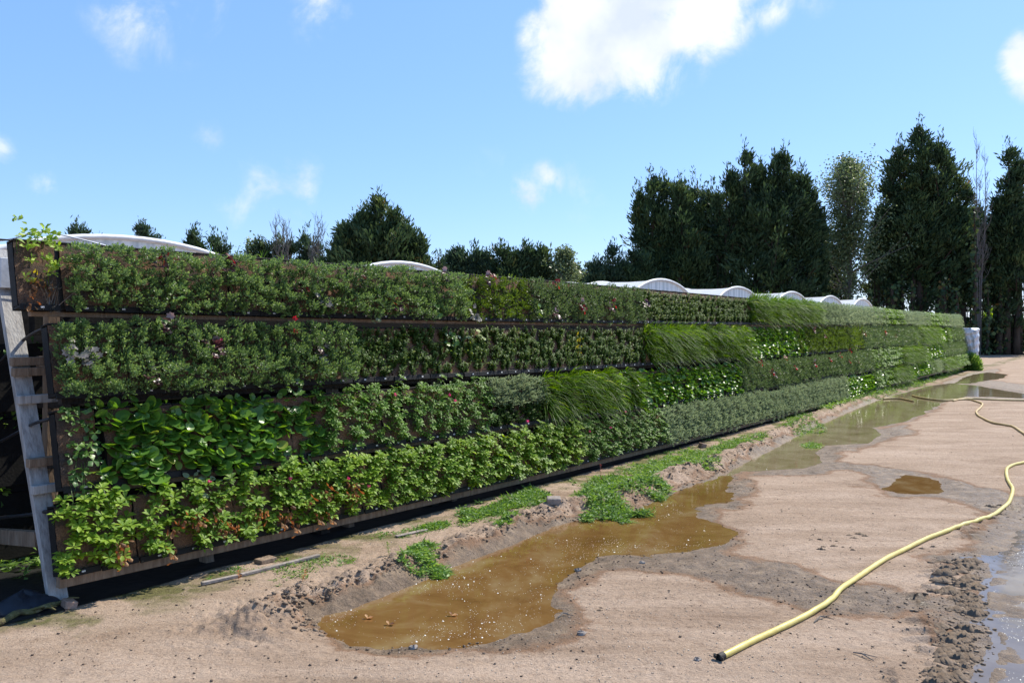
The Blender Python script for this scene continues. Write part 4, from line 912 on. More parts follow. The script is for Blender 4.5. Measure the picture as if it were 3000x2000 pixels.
def ground_fields(x, y):
    r = np.hypot(x, y); dp = np.full(x.shape, -1e9); dw = np.full(x.shape, -1e9)
    near = r < 45; xx, yy_ = x[near], y[near]
    jx = xx + .05 * fbm(xx * 3, yy_ * 3, 3, 31); jy = yy_ + .05 * fbm(xx * 3, yy_ * 3, 3, 37)
    a = np.full(xx.shape, -1e9); b2 = a.copy()
    for p in pudw.values(): a = np.maximum(a, sdf(jx, jy, p))
    for p in wetw.values(): b2 = np.maximum(b2, sdf(jx, jy, p))
    dp[near] = a; dw[near] = np.maximum(b2, a + .04)
    q = (x - P0[0]) * WN[0] + (y - P0[1]) * WN[1]                # distance out from the wall foot
    s_ = (x - P0[0]) * WD[0] + (y - P0[1]) * WD[1]
    z = .020 * fbm(x * .35, y * .35, 3, 1) + .007 * fbm(x * 2.2, y * 2.2, 3, 2) + np.where(near, .0035 * fbm(x * 14, y * 14, 3, 3), 0)
    # tyre ridges crossing the yard
    z += np.where(near, .004 * np.sin((x * WD[0] + y * WD[1]) * 5 + 4 * fbm(x * .4, y * .4, 2, 9)) * ss(.2, 1.2, q), 0)
    bk = pdist(x, y, bankw); bs = ss(.32, .02, bk); rough = fbm(x * 9, y * 9, 4, 12); side = (q < 2.4) & (dp < -.01) & near; slope = ss(.62, .15, bk) * side
    z += bs * (.085 + .06 * rough + .03 * fbm(x * 30, y * 30, 2, 13)) * ss(36, 20, r)
    wet = ss(-.16, .12, dw + .20 * fbm(x * 3.5, y * 3.5, 5, 20)); wet = wet * np.where((q < 2.4) & near, 1 - .8 * ss(-.02, -.10, dp) * ss(.75, .45, bk), 1)
    # churned mud in the wet areas and sharp edges round the yard puddle
    fl_ = wet * ss(.02, -.10, dp)
    z += fl_ * (.020 * fbm(x * 7, y * 10, 5, 14)) * ss(30, 10, r)
    dD = np.where(near, 0, -1e9); tmp = sdf(xx, yy_, pudw['D']); dD = dD.astype(float); dD[near] = tmp
    rid = np.exp(-((dD + .36 + .16 * fbm(x * 1.2, y * 1.2, 2, 17)) / .10) ** 2); 
    tread = np.clip(np.sin((y * 1.0 + x * .25) * 38 + 5 * fbm(x * 2, y * 2, 3, 18)), -.2, 1) * (fbm(x * 3, y * 3, 2, 19) > -.12)
    z += rid * tread * .030 * (r < 12)
    shore = ss(-.30, -.03, dp)
    z = z * (1 - .8 * shore * (1 - bs)) - .001
    lump = slope * ss(-.005, -.05, dp) * (.030 * np.abs(fbm(x * 8, y * 8, 4, 44)) * 2 + .012 * fbm(x * 22, y * 22, 3, 45)) * ss(34, 14, r)
    z = np.where(dp > -.30, z * 1 + WL * ss(-.30, 0, dp) - .06 * ss(0, .35, dp), z)
    z = z + lump
    z = np.where(dD > .0, WL - .005 * ss(0, .1, dD) + .020 * fbm(x * 4.5, y * 6, 5, 71) - .022 * ss(.45, 1.3, dD), z)
    moss = ss(1.1, .1, q) * ss(-.6, 0, q) * (fbm(x * 3.5 + .8 * fbm(x * 9, y * 9, 3, 26), y * 3.5, 5, 25) * .9 + .5)
    return z, wet, moss, dp, q, s_
thd = math.radians(36.5)
th = np.concatenate([np.linspace(-math.pi, -thd, 30)[:-1], np.linspace(-thd, thd, 640), np.linspace(thd, math.pi, 30)[1:]])
rr = np.concatenate([[.25, .8, 1.6, 2.4, 3.0, 3.4], np.geomspace(3.6, 14, 400)[:], np.geomspace(14.05, 60, 170), np.geomspace(64, 1400, 22)])
TH, RR = np.meshgrid(th, rr, indexing='ij'); gx, gy = RR * np.sin(TH), RR * np.cos(TH)
gz, gwet, gmoss, gdp, gq, gs = ground_fields(gx, gy)
gz = np.where(RR > 46, -.01, gz)
ii = np.arange(len(th) * len(rr)).reshape(len(th), len(rr))
Fg = np.stack([ii[:-1, :-1], ii[1:, :-1], ii[1:, 1:], ii[:-1, 1:]], -1).reshape(-1, 4)
def ground_layer():
    m, n, l, b_ = new_mat('dirt_yard'); t = n.new('ShaderNodeTexCoord')
    def nz_(sc, det=6, ro=.6, dist=0):
        z = n.new('ShaderNodeTexNoise'); z.inputs['Scale'].default_value = sc; z.inputs['Detail'].default_value = det; z.inputs['Roughness'].default_value = ro; z.inputs['Distortion'].default_value = dist
        l.new(t.outputs['Object'], z.inputs['Vector']); return z.outputs['Fac']
    def attr(a):
        q = n.new('ShaderNodeAttribute'); q.attribute_name = a; return q.outputs['Fac']
    def mixc(f, a, c, bt='MIX'):
        q = n.new('ShaderNodeMix'); q.data_type = 'RGBA'; q.blend_type = bt
        for i_, v in ((0, f), (6, a), (7, c)):
            if isinstance(v, (int, float)): q.inputs[i_].default_value = v
            elif isinstance(v, tuple): q.inputs[i_].default_value = (*v, 1)
            else: l.new(v, q.inputs[i_])
        return q.outputs[2]
    big = ramp(n, [(.30, (.25, .172, .118)), (.46, (.33, .238, .17)), (.64, (.41, .305, .228))])
    mpr = n.new('ShaderNodeMapping'); mpr.inputs['Rotation'].default_value = (0, 0, -.95); mpr.inputs['Scale'].default_value = (.7, 2.6, 1); l.new(t.outputs['Object'], mpr.inputs[0])
    zb_ = n.new('ShaderNodeTexNoise'); zb_.inputs['Scale'].default_value = .9; zb_.inputs['Detail'].default_value = 7; zb_.inputs['Roughness'].default_value = .68; zb_.inputs['Distortion'].default_value = .8; l.new(mpr.outputs[0], zb_.inputs['Vector']); l.new(zb_.outputs['Fac'], big.inputs[0])
    fine = ramp(n, [(.30, (.55, .52, .49)), (.48, (.98, .98, .98)), (.70, (1.26, 1.26, 1.26))]); l.new(nz_(48, 6, .85), fine.inputs[0])
    grit = ramp(n, [(.32, (.5, .46, .43)), (.43, (.97, .97, .97)), (.60, (1, 1, 1)), (.72, (1.35, 1.35, 1.35))]); l.new(nz_(15, 6, .8), grit.inputs[0])
    dry = mixc(1.0, mixc(1.0, big.outputs[0], fine.outputs[0], 'MULTIPLY'), grit.outputs[0], 'MULTIPLY')
    wetc = ramp(n, [(.3, (.08, .05, .028)), (.5, (.15, .10, .062)), (.7, (.26, .185, .12))]); l.new(nz_(6, 6, .7), wetc.inputs[0])
    wetc2 = mixc(1.0, wetc.outputs[0], fine.outputs[0], 'MULTIPLY')
    w = attr('wet'); wn = n.new('ShaderNodeMath'); wn.operation = 'MULTIPLY_ADD'; l.new(nz_(16, 5, .7), wn.inputs[0]); wn.inputs[1].default_value = .9; wn.inputs[2].default_value = -.45
    wa = n.new('ShaderNodeMath'); wa.operation = 'ADD'; l.new(w, wa.inputs[0]); l.new(wn.outputs[0], wa.inputs[1])
    wr = n.new('ShaderNodeMapRange'); wr.interpolation_type = 'SMOOTHSTEP'; wr.inputs['From Min'].default_value = .22; wr.inputs['From Max'].default_value = .9; l.new(wa.outputs[0], wr.inputs['Value'])
    ring = n.new('ShaderNodeMapRange'); ring.interpolation_type = 'SMOOTHSTEP'; ring.inputs['From Min'].default_value = .02; ring.inputs['From Max'].default_value = .35; l.new(wa.outputs[0], ring.inputs['Value'])
    damp = mixc(ring.outputs[0], dry, mixc(1.0, dry, (.66, .55, .47), 'MULTIPLY'))
    col = mixc(wr.outputs[0], damp, wetc2)
    mo = attr('moss'); mm = n.new('ShaderNodeMapRange'); mm.inputs['From Min'].default_value = .35; mm.inputs['From Max'].default_value = .75; l.new(mo, mm.inputs['Value'])
    mossc = ramp(n, [(.35, (.085, .072, .035)), (.65, (.16, .15, .055))]); l.new(nz_(30, 5, .8), mossc.inputs[0])
    col = mixc(mm.outputs[0], col, mossc.outputs[0])
    l.new(col, b_.inputs['Base Color'])
    rg = n.new('ShaderNodeMapRange'); rg.inputs['To Min'].default_value = .92; rg.inputs['To Max'].default_value = .55; l.new(wr.outputs[0], rg.inputs['Value'])
    rn = n.new('ShaderNodeMath'); rn.operation = 'MULTIPLY_ADD'; l.new(nz_(24, 4, .7), rn.inputs[0]); rn.inputs[1].default_value = 1.5; rn.inputs[2].default_value = -.75
    ra = n.new('ShaderNodeMath'); ra.operation = 'ADD'; ra.use_clamp = True; l.new(rg.outputs[0], ra.inputs[0]); l.new(rn.outputs[0], ra.inputs[1]); l.new(ra.outputs[0], b_.inputs['Roughness'])
    sp_ = n.new('ShaderNodeMapRange'); sp_.inputs['To Min'].default_value = .15; sp_.inputs['To Max'].default_value = .35; l.new(wr.outputs[0], sp_.inputs['Value']); l.new(sp_.outputs[0], b_.inputs['Specular IOR Level'])
    mp2 = n.new('ShaderNodeMapping'); mp2.inputs['Rotation'].default_value = (0, 0, .25); mp2.inputs['Scale'].default_value = (6, 26, 1); l.new(t.outputs['Object'], mp2.inputs[0])
    zt_ = n.new('ShaderNodeTexNoise'); zt_.inputs['Scale'].default_value = 1; zt_.inputs['Detail'].default_value = 4; zt_.inputs['Roughness'].default_value = .7; l.new(mp2.outputs[0], zt_.inputs['Vector'])
    h0 = n.new('ShaderNodeMath'); h0.operation = 'MULTIPLY_ADD'; l.new(zt_.outputs['Fac'], h0.inputs[0]); h0.inputs[1].default_value = .28; l.new(nz_(13, 6, .75), h0.inputs[2])
    hb = n.new('ShaderNodeMath'); hb.operation = 'MULTIPLY_ADD'; l.new(nz_(70, 6, .8), hb.inputs[0]); hb.inputs[1].default_value = .4; l.new(h0.outputs[0], hb.inputs[2])
    bp = n.new('ShaderNodeBump'); bp.inputs['Strength'].default_value = .9; bp.inputs['Distance'].default_value = .028; l.new(hb.outputs[0], bp.inputs['Height']); l.new(bp.outputs[0], b_.inputs['Normal'])
    return m
M['ground'] = ground_layer()
me = mesh('ground', np.stack([gx, gy, gz], -1), Fg, M['ground'], smooth=True, extra={'wet': gwet.ravel(), 'moss': gmoss.ravel()})
tag(obj('ground', me), kind='structure')
def gh(x, y):
    x = np.atleast_1d(np.asarray(x, float)); y = np.atleast_1d(np.asarray(y, float)); return ground_fields(x, y)[0]
def water_mat(stops, name='muddy_water'):
    m, n, l, b_ = new_mat(name); t = n.new('ShaderNodeTexCoord')
    z = n.new('ShaderNodeTexNoise'); z.inputs['Scale'].default_value = 2.2; z.inputs['Detail'].default_value = 8; z.inputs['Roughness'].default_value = .65; z.inputs['Distortion'].default_value = .5; l.new(t.outputs['Object'], z.inputs['Vector'])
    r = ramp(n, stops); l.new(z.outputs['Fac'], r.inputs[0]); l.new(r.outputs[0], b_.inputs['Base Color'])
    b_.inputs['Roughness'].default_value = .06; b_.inputs['IOR'].default_value = 1.33
    z2 = n.new('ShaderNodeTexNoise'); z2.inputs['Scale'].default_value = 14; z2.inputs['Detail'].default_value = 3; l.new(t.outputs['Object'], z2.inputs['Vector'])
    bp = n.new('ShaderNodeBump'); bp.inputs['Strength'].default_value = .25; bp.inputs['Distance'].default_value = .004; l.new(z2.outputs['Fac'], bp.inputs['Height']); l.new(bp.outputs[0], b_.inputs['Normal'])
    return m
M['water'] = water_mat([(.3, (.10, .046, .013)), (.5, (.15, .08, .027)), (.68, (.20, .135, .065))])
M['water_silt'] = water_mat([(.3, (.13, .10, .045)), (.5, (.20, .155, .09)), (.7, (.25, .20, .13))], 'silty_water')
M['water_grey'] = water_mat([(.3, (.10, .08, .06)), (.5, (.15, .12, .095)), (.7, (.2, .17, .14))], 'grey_water')
for k_, p in pudw.items():
    c = p.mean(0); x0, y0 = p.min(0) - .35; x1, y1 = p.max(0) + .35
    if k_ == 'D': x1 = min(x1, 12)
    nx_, ny_ = max(3, min(160, int((x1 - x0) / .12))), max(3, min(200, int((y1 - y0) / .12)))
    X_, Y_ = np.meshgrid(np.linspace(x0, x1, nx_), np.linspace(y0, y1, ny_), indexing='ij'); sd_ = sdf(X_, Y_, p)
    iw = np.arange(nx_ * ny_).reshape(nx_, ny_); Q = np.stack([iw[:-1, :-1], iw[1:, :-1], iw[1:, 1:], iw[:-1, 1:]], -1).reshape(-1, 4)
    keep = (sd_.ravel()[Q] > -.16).any(1); Q = Q[keep]; used = np.unique(Q); remap = -np.ones(nx_ * ny_, int); remap[used] = np.arange(len(used))
    V = np.stack([X_.ravel()[used], Y_.ravel()[used], np.full(len(used), WL - {'A': 0, 'B': .002, 'B2': .0, 'C': 0, 'D': .001}[k_])], 1)
    tag(obj('puddle_water', mesh('puddle_water', V, remap[Q], M['water' if k_ in 'AC' else 'water_silt' if k_ in ('B', 'B2') else 'water_grey'], smooth=True)), kind='structure')

# foam bubbles on the water, pebbles and clods on the dirt, litter
def blob_tpl(seg=6):
    V = [(0, 0, .5)] + [(math.cos(a) * .5, math.sin(a) * .5, 0) for a in np.linspace(0, 2 * math.pi, seg, endpoint=False)]
    return np.array(V), np.array([(0, 1 + k, 1 + (k + 1) % seg) for k in range(seg)])
rs = np.random.default_rng(81)
def scatter_in(poly, n, margin=.02):
    lo, hi = poly.min(0), poly.max(0); P = rs.uniform(lo, hi, (n, 2)); return P[sdf(P[:, 0], P[:, 1], poly) > margin]
fp = scatter_in(pudw['A'], 60000); dens_ = fbm(fp[:, 0] * 1.4, fp[:, 1] * 1.4, 4, 90) + .15; fp = fp[rs.random(len(fp)) < np.clip(dens_ * 1.2, .03, .7)]
fp2 = scatter_in(pudw['B'], 7000); fp2 = fp2[(fp2[:, 1] < 13) & (rs.random(len(fp2)) < .5)]
fd = scatter_in(pudw['D'], 9000); fd = fd[(np.hypot(fd[:, 0], fd[:, 1]) < 10) & (fbm(fd[:, 0] * 2, fd[:, 1] * 2, 3, 91) > -.05)][:2500]
fp = np.concatenate([fp, fp2, fd]); n = len(fp)
V, F, R_ = place(blob_tpl(), np.c_[fp, np.full(n, WL - .0005)], np.tile([0., 1, 0], (n, 1)), np.tile([0, 0, 1.], (n, 1)), rs.uniform(.002, .0055, n) * (1 + (rs.random(n) < .04) * 1.5), None, rs)
M['foam'] = noise_mat('foam', [(.3, (.55, .52, .44)), (.7, (.75, .73, .66))], 20, .25, 0, spec=.6)
tag(obj('foam', mesh('foam', V, F, M['foam'], smooth=True)), 'tiny pale foam bubbles floating on the brown puddles', 'foam', kind='stuff')
def rock_tpl(seed):
    g = np.random.default_rng(seed); V = norm(np.array([(-1, 0, .2), (1, .1, .1), (0, 1, .15), (.1, -1, .2), (.5, .6, .6), (-.5, -.4, .7), (-.6, .6, .5), (.6, -.6, .5), (0, 0, -.4)]) + g.normal(0, .15, (9, 3))) * .5 * np.array([1, .8, .55])
    return V, np.array([(0, 5, 6), (5, 4, 6), (5, 7, 4), (0, 3, 5), (3, 7, 5), (7, 1, 4), (4, 1, 2), (4, 2, 6), (6, 2, 0), (0, 8, 3), (3, 8, 1), (1, 8, 2), (2, 8, 0), (3, 1, 7)])
def pts_view(n, rmin=3.6, rmax=22):
    r = rmin * (rmax / rmin) ** rs.random(n); a = rs.uniform(-thd, thd, n); return np.c_[r * np.sin(a), r * np.cos(a)]
P = pts_view(44000); z, wet, moss, dp, q_, s_ = ground_fields(P[:, 0], P[:, 1])
ok = (q_ > .05) & (dp < -.02); P, z, wet, q_ , dp= P[ok], z[ok], wet[ok], q_[ok], dp[ok]
cl = fbm(P[:, 0] * .8, P[:, 1] * .8, 3, 95) + rs.normal(0, .15, len(P)) > .05
for nm, sel, mat, lo, hi, lab, cat in (('pebbles', cl, 'peb', .004, .014, 'small pale pebbles scattered over the dirt yard', 'pebbles'), ('mud_crumbs', (~cl) & ((wet > .35) | (rs.random(len(P)) < .16)), 'clod', .006, .024, 'dark crumbs of mud scattered along the wet edges', 'mud crumbs')):
    p_ = P[sel]; n = len(p_); sz = lo + (hi - lo) * rs.random(n) ** 3.2; parts = []
    for q in range(4):
        m_ = np.arange(n) % 4 == q; k2 = m_.sum(); a = rs.uniform(0, 6.28, k2)
        parts.append(place(rock_tpl(q), np.c_[p_[m_], z[sel][m_] + sz[m_] * .1], np.stack([np.cos(a), np.sin(a), 0 * a], 1), np.tile([0, 0, 1.], (k2, 1)) + rs.normal(0, .2, (k2, 3)), sz[m_], None, rs))
    V, F, R_ = merge(parts)
    if mat not in M: M[mat] = noise_mat(mat, [(.3, (.26, .19, .14)), (.7, (.52, .44, .36))] if mat == 'peb' else [(.3, (.05, .035, .026)), (.7, (.13, .09, .065))], 9, .8 if mat == 'peb' else .5, .2)
    tag(obj(nm, mesh(nm, V, F, M[mat])), lab, cat, kind='stuff')
# ragged mud clods along the bank and the tyre tracks
bl = spline(np.c_[bankw, np.zeros(len(bankw))], 700)[:, :2]
pp = [bl[rs.integers(30, 620, 5200)] + rs.normal(0, .09, (5200, 2)) + WN[:2] * rs.uniform(-.08, .34, (5200, 1))]
DT = G2([(2215,1295),(2240,1330),(2245,1375),(2190,1400),(2185,1440),(2205,1480),(2200,1520),(2160,1568)], 0); dl = spline(np.c_[DT, np.zeros(len(DT))], 200)[:, :2]
pp.append(dl[rs.integers(0, 200, 500)] + rs.normal(0, .12, (500, 2)))
P = np.concatenate(pp); z, wet, moss, dp, q_, s_ = ground_fields(P[:, 0], P[:, 1]); ok = (dp < -.005) & (q_ > .05); P, z = P[ok], z[ok]; n = len(P); sz = .008 + .045 * rs.random(n) ** 4; a = rs.uniform(0, 6.28, n)
V, F, R_ = place(rock_tpl(9), np.c_[P, z], np.stack([np.cos(a), np.sin(a), 0 * a], 1), np.tile([0, 0, 1.], (n, 1)) + rs.normal(0, .25, (n, 3)), sz, None, rs)
M['clod2'] = noise_mat('bank_mud', [(.3, (.11, .075, .048)), (.7, (.27, .195, .135))], 9, .8, .3)
tag(obj('mud_clods', mesh('mud_clods', V, F, M['clod2'])), 'ragged mud clods along the puddle bank and tyre tracks', 'mud clods', kind='stuff')
RT = np.random.default_rng(97); ts_ = np.linspace(-1, 1, 9); Vr = []
for q_t in ts_:
    w_t = (1 - abs(q_t) ** 1.6) + .02; wob = .12 * math.sin(q_t * 5)
    Vr += [(-.30 * w_t + wob, q_t * 1.3, -.12), (-.10 * w_t + wob, q_t * 1.3, .50 * w_t * (1 + .3 * math.sin(q_t * 9))), (.34 * w_t + wob, q_t * 1.3, -.12)]
Vr = np.array(Vr); Fr = np.array([f for j in range(8) for a_, b_q in ((0, 1), (1, 2)) for f in ((3 * j + a_, 3 * j + 3 + a_, 3 * j + 3 + b_q), (3 * j + a_, 3 * j + 3 + b_q, 3 * j + b_q))])
def rot_dir(a): return np.array([math.cos(a), math.sin(a), 0.])
rp = []
for (x0_, y0_, x1_, y1_, n_) in ((2170,1280,2240,1312,22), (2150,1318,2245,1358,30), (2190,1360,2250,1404,26), (2160,1438,2236,1522,40), (2130,1528,2205,1566,28), (2080,1248,2150,1266,5), (1880,1236,1960,1264,7), (2265,1155,2325,1190,9), (1950,1220,2000,1234,4), (1320,1392,1385,1404,3)):
    for _ in range(n_):
        g_ = G(RT.uniform(x0_, x1_) * 1.27551, RT.uniform(y0_, y1_) * 1.27551); rp.append(g_)
rp = np.array(rp); zr_ = gh(rp[:, 0], rp[:, 1]); ng = len(rp); da = RT.normal(-.2, .22, ng); sr = RT.uniform(.022, .085, ng) * RT.uniform(.5, 1, ng) * np.where(np.arange(ng) < 146, 1, .55)
V, F, R_ = place((Vr, Fr), np.c_[rp, zr_ + .002], np.stack([np.cos(da), np.sin(da), 0 * da], 1), np.tile([0, 0, 1.], (ng, 1)) + RT.normal(0, .15, (ng, 3)), sr, None, RT)
M['track_mud'] = noise_mat('track_mud', [(.3, (.08, .055, .038)), (.7, (.18, .13, .09))], 12, .8, .6)
tag(obj('track_ridges', mesh('track_ridges', V, F, M['track_mud'])), 'pressed mud ridges left by tyre treads beside the yard puddle', 'mud ridges', kind='stuff')
def single_rock(name, px, py, sz, mat, lab, cat='stone', box=None):
    g = G(px, py); z = float(gh(*g)[0]); rs_ = np.random.default_rng(int(px)); mb = MB()
    if box: mb.box((0, 0, box[2] * .4), box, Matrix.Rotation(rs_.uniform(0, 3), 3, 'Z') @ Matrix.Rotation(.25, 3, 'X'), .006)
    else:
        u, v = 10, 6; V = []
        for j in range(v + 1):
            for i_ in range(u):
                a, b2 = 2 * math.pi * i_ / u, math.pi * j / v - math.pi / 2; rr2 = sz * (.5 + .12 * rs_.normal()); V.append((rr2 * math.cos(a) * math.cos(b2), rr2 * .75 * math.sin(a) * math.cos(b2), rr2 * .55 * math.sin(b2) + sz * .12))
        mb.add(V, [(j * u + i_, j * u + (i_ + 1) % u, (j + 1) * u + (i_ + 1) % u, (j + 1) * u + i_) for j in range(v) for i_ in range(u)])
    o = mb.build(name, M[mat], None); o.location = (g[0], g[1], z); tag(o, lab, cat)
M['stone'] = noise_mat('stone', [(.3, (.16, .13, .11)), (.7, (.36, .31, .27))], 14, .8, .3)
M['brick'] = noise_mat('old_brick', [(.3, (.22, .13, .09)), (.7, (.38, .26, .2))], 18, .85, .3)
single_rock('stone', 1212, 1888, .05, 'stone', 'grey stone at the near tip of the big puddle edge')
single_rock('stone', 1704, 1857, .055, 'stone', 'round grey stone on dry dirt beside the puddle bend')
single_rock('stone', 1694, 1663, .05, 'stone', 'muddy stone on the wet point between the two puddle lobes')
single_rock('stone', 1880, 1645, .045, 'peb', 'pale stone on the damp strip above the dry mound')
single_rock('stone', 2042, 1932, .04, 'stone', 'small dark stone left of the open hose end')
single_rock('brick', 203, 1778, 0, 'brick', 'broken brick at the foot of the pale end post', 'brick', (.10, .07, .05))
single_rock('concrete_block', 1622, 1502, 0, 'stone', 'tilted grey block stuck in the mud bank above the puddle', 'block', (.13, .08, .06))
single_rock('brick', 2058, 1308, 0, 'brick', 'small pale brick under the bottom rail beyond the sedge', 'brick', (.12, .08, .07))
single_rock('concrete_block', 2712, 1118, 0, 'stone', 'small block by the weeds near the far end of the wall', 'block', (.2, .12, .10))

# pale strip lying under the wall, scrap timber, mossy branch, dark sack
def lay(name, a, b, r, mat, lab, cat, box=None):
    A, B = G(*a), G(*b); n = 14; xy = A + (B - A) * np.linspace(0, 1, n)[:, None]; z = gh(xy[:, 0], xy[:, 1]).max()
    A3, B3 = np.array([*A, z + r]), np.array([*B, z + r]); mb = MB()
    (mb.beam(A3, B3, box[0], box[1]) if box else mb.tube(np.linspace(A3, B3, 8), r, 8)); tag(mb.build(name, M[mat], None), lab, cat)
lay('edging_strip', (705, 1690), (935, 1632), .012, 'stone', 'long pale grey strip on the ground under the bottom rail', 'strip', (.035, .022))
lay('edging_strip', (590, 1716), (700, 1692), .012, 'stone', 'short pale grey strip near the first footing block', 'strip', (.03, .022))
lay('scrap_board', (755, 1652), (800, 1640), .015, 'wood', 'scrap of timber lying under the wall by the grey strip', 'board', (.09, .03))
lay('scrap_board', (1160, 1572), (1250, 1552), .01, 'stone', 'pale flat scrap in the shade under the bottom rail', 'board', (.04, .012))
P = [np.array([*G(a, b), 0]) for a, b in ((-60, 1850), (0, 1832), (50, 1810), (100, 1800), (150, 1783), (205, 1768))]
P = spline(P, 20); P[:, 2] = gh(P[:, 0], P[:, 1]) + .025 + .006 * np.sin(np.arange(20)); mb = MB().tube(P, .026 * (1 - .6 * np.linspace(0, 1, 20)) * (1 + .12 * np.sin(np.arange(20) * 2.1)), 8)
for t0, dx, dy in ((9, .16, .05), (13, .12, -.04), (16, .1, .06)): mb.tube([P[t0], P[t0] + [dx * .6, dy, .02], P[t0] + [dx, dy * 1.5, .01]], [.011, .008, .004], 5)
M['mossbark'] = noise_mat('mossy_bark', [(.3, (.06, .045, .03)), (.5, (.12, .11, .04)), (.7, (.22, .19, .12))], 16, .9, .6)
tag(mb.build('fallen_branch', M['mossbark'], None, True), 'mossy fallen branch lying below the dark sack by the end post', 'branch')
for k_, (a, b, lab) in enumerate((((2385, 1818), (2430, 1800), 'thin dry forked twig on the dirt right of the hose'), ((2500, 1908), (2560, 1935), 'thin curved twig on the dirt near the tyre ridges'), ((1635, 1800), (1665, 1792), 'thin dark twig on wet mud beside the puddle bend'))):
    A, B = G(*a), G(*b); z = float(gh(*A)[0]) + .006; A3, B3 = np.array([*A, z]), np.array([*B, float(gh(*B)[0]) + .006]); mid = (A3 + B3) / 2 + [.0, .02, .008]
    tag(MB().tube([A3, mid, B3], [.003, .004, .002], 5).tube([mid, mid + np.array([.06, -.05, .0])], [.003, .0015], 5).build('twig', M['greybark'], None), lab, 'twig')
rs = np.random.default_rng(5); g = G(70, 1785); u, v = 26, 12; V = []
for j in range(v):
    f = j / (v - 1)
    for i_ in range(u):
        a = 2 * math.pi * i_ / u; R2 = (1 - f ** 2.2) * (1 + .12 * math.sin(3 * a + 4 * f) + .06 * math.sin(8 * a - 6 * f)); V.append((.20 * R2 * math.cos(a), .13 * R2 * math.sin(a), .12 * f * (1 + .15 * math.sin(2 * a)) - .005))
sk = MB().add(V, [(j * u + i_, j * u + (i_ + 1) % u, (j + 1) * u + (i_ + 1) % u, (j + 1) * u + i_) for j in range(v - 1) for i_ in range(u)]).build('plastic_sack', None or M['pipe'], None, True)
M['sack'] = noise_mat('dark_blue_plastic', [(.3, (.008, .010, .014)), (.7, (.018, .022, .034))], 4, .4, .25, dist=.05); sk.data.materials[0] = M['sack']; sk.location = (g[0], g[1], float(gh(*g)[0])); sk.rotation_euler = (0, 0, .5)
tag(sk, 'crumpled dark blue plastic sack in the shade behind the branch', 'sack')
# floating dead leaves
for px, py, lab in ((1072, 1813, 'orange dead leaf floating at the near end of the big puddle'), (1320, 1805, 'brown dead leaf floating in the middle of the big puddle'), (1160, 1718, 'muddy leaf scrap floating near the bank of the big puddle'), (1135, 1832, 'dark curled leaf floating beside the orange one')):
    g = G(px, py, WL); V, F, R_ = place(T_obov(.35, .15, .1), np.array([[g[0], g[1], WL + .004]]), np.array([[1., .3, .1]]), np.array([[0, 0, 1.]]), np.array([.045]))
    V2, F2, R2 = place(T_obov(.3, .2, .2), np.array([[g[0] + .01, g[1], WL + .006]]), np.array([[-.6, .8, .3]]), np.array([[.2, 0, 1.]]), np.array([.035])); V, F, R_ = merge([(V, F, R_), (V2, F2, R2)])
    tag(obj('floating_leaf', mesh('floating_leaf', V, F, M['dead'], R_)), lab, 'leaf')

# ------------------------------------------------------------------ hoses
M['hose'] = noise_mat('yellow_hose', [(.3, (.50, .39, .09)), (.6, (.66, .55, .17)), (.75, (.72, .62, .26))], 7, .38, .1, spec=.5)
M['hose2'] = noise_mat('buff_hose', [(.3, (.40, .27, .10)), (.7, (.56, .42, .20))], 7, .5, .1)
def hose(name, pts, rad, mat, lab, n=120, cat='hose', end=False, grp=None):
    w_ = G2(pts, rad); P = spline(np.c_[w_, np.zeros(len(w_))], n); k = np.arange(n)
    z, *_ = ground_fields(P[:, 0], P[:, 1]); z = np.maximum(z, WL); z = np.convolve(np.pad(z, 3, 'edge'), np.ones(7) / 7, 'valid'); P[:, 2] = z + rad * .92
    mb = MB().tube(P, rad * (1 + .05 * np.sin(k * .9) * (rng.random(n))), 12)
    o = mb.build(name, M[mat], None, True); tag(o, lab, cat, grp)
    if end:
        d = norm(P[0] - P[2]); mb = MB(); ring = []
        q = [P[0] - d * .03, P[0] + d * .015]; mb.tube(q, rad * 1.13, 14, cap=False); mb.tube([q[1], q[0]], rad * .9, 14, cap=False)
        for s2 in (-1, 1): mb.box(q[1] + np.cross(d, UP) * rad * 1.15 * s2 + UP * .004, (.014, .03, .02), None, .003)
        mb.build('end_coupling', M['rubber'], o, True)
        disc = [P[0] + d * .003 + rad * .9 * (math.cos(a) * norm(np.cross(d, UP)) + math.sin(a) * UP) for a in np.linspace(0, 2 * math.pi, 12, endpoint=False)]
        obj('hose_mouth', mesh('hose_mouth', disc, [tuple(range(12))], M['rubber']), o)
    return o
M['rubber'] = noise_mat('dark_rubber', [(.3, (.02, .018, .016)), (.7, (.06, .052, .045))], 20, .7, .2)
def z6(l): return [((2200 + a / 2.94) / 1.27551, (800 + b / 2.94) / 1.27551) for a, b in l]
hose('hose', [(1654,1506),(1700,1484),(1775,1444),(1850,1408),(1900,1380),(1932,1350),(1985,1310),(2040,1278),(2110,1241),(2180,1215),(2240,1195),(2288,1177),(2316,1152),(2326,1122),(2313,1096),(2316,1072),(2352,1061),(2420,1050)], .0175, 'hose', 'thick yellow hose with open black end snaking across the near dirt', n=260, end=True)
hose('hose', z6([(1390,1045),(1450,1060),(1540,1075),(1640,1085),(1760,1085),(1860,1085),(1930,1095),(1990,1118),(1985,1145),(1945,1185),(1950,1212),(2010,1255),(2080,1285),(2200,1310),(2260,1325),(2352,1380),(2440,1440)]), .020, 'hose2', 'buff hose leaving the far puddle in an S-bend', n=150)
hose('hose', z6([(1740,1092),(1810,1080),(1900,1076),(2000,1080),(2100,1084),(2352,1088),(2600,1092)]), .022, 'hose2', 'straight buff hose running off beyond the S-bend', n=60)
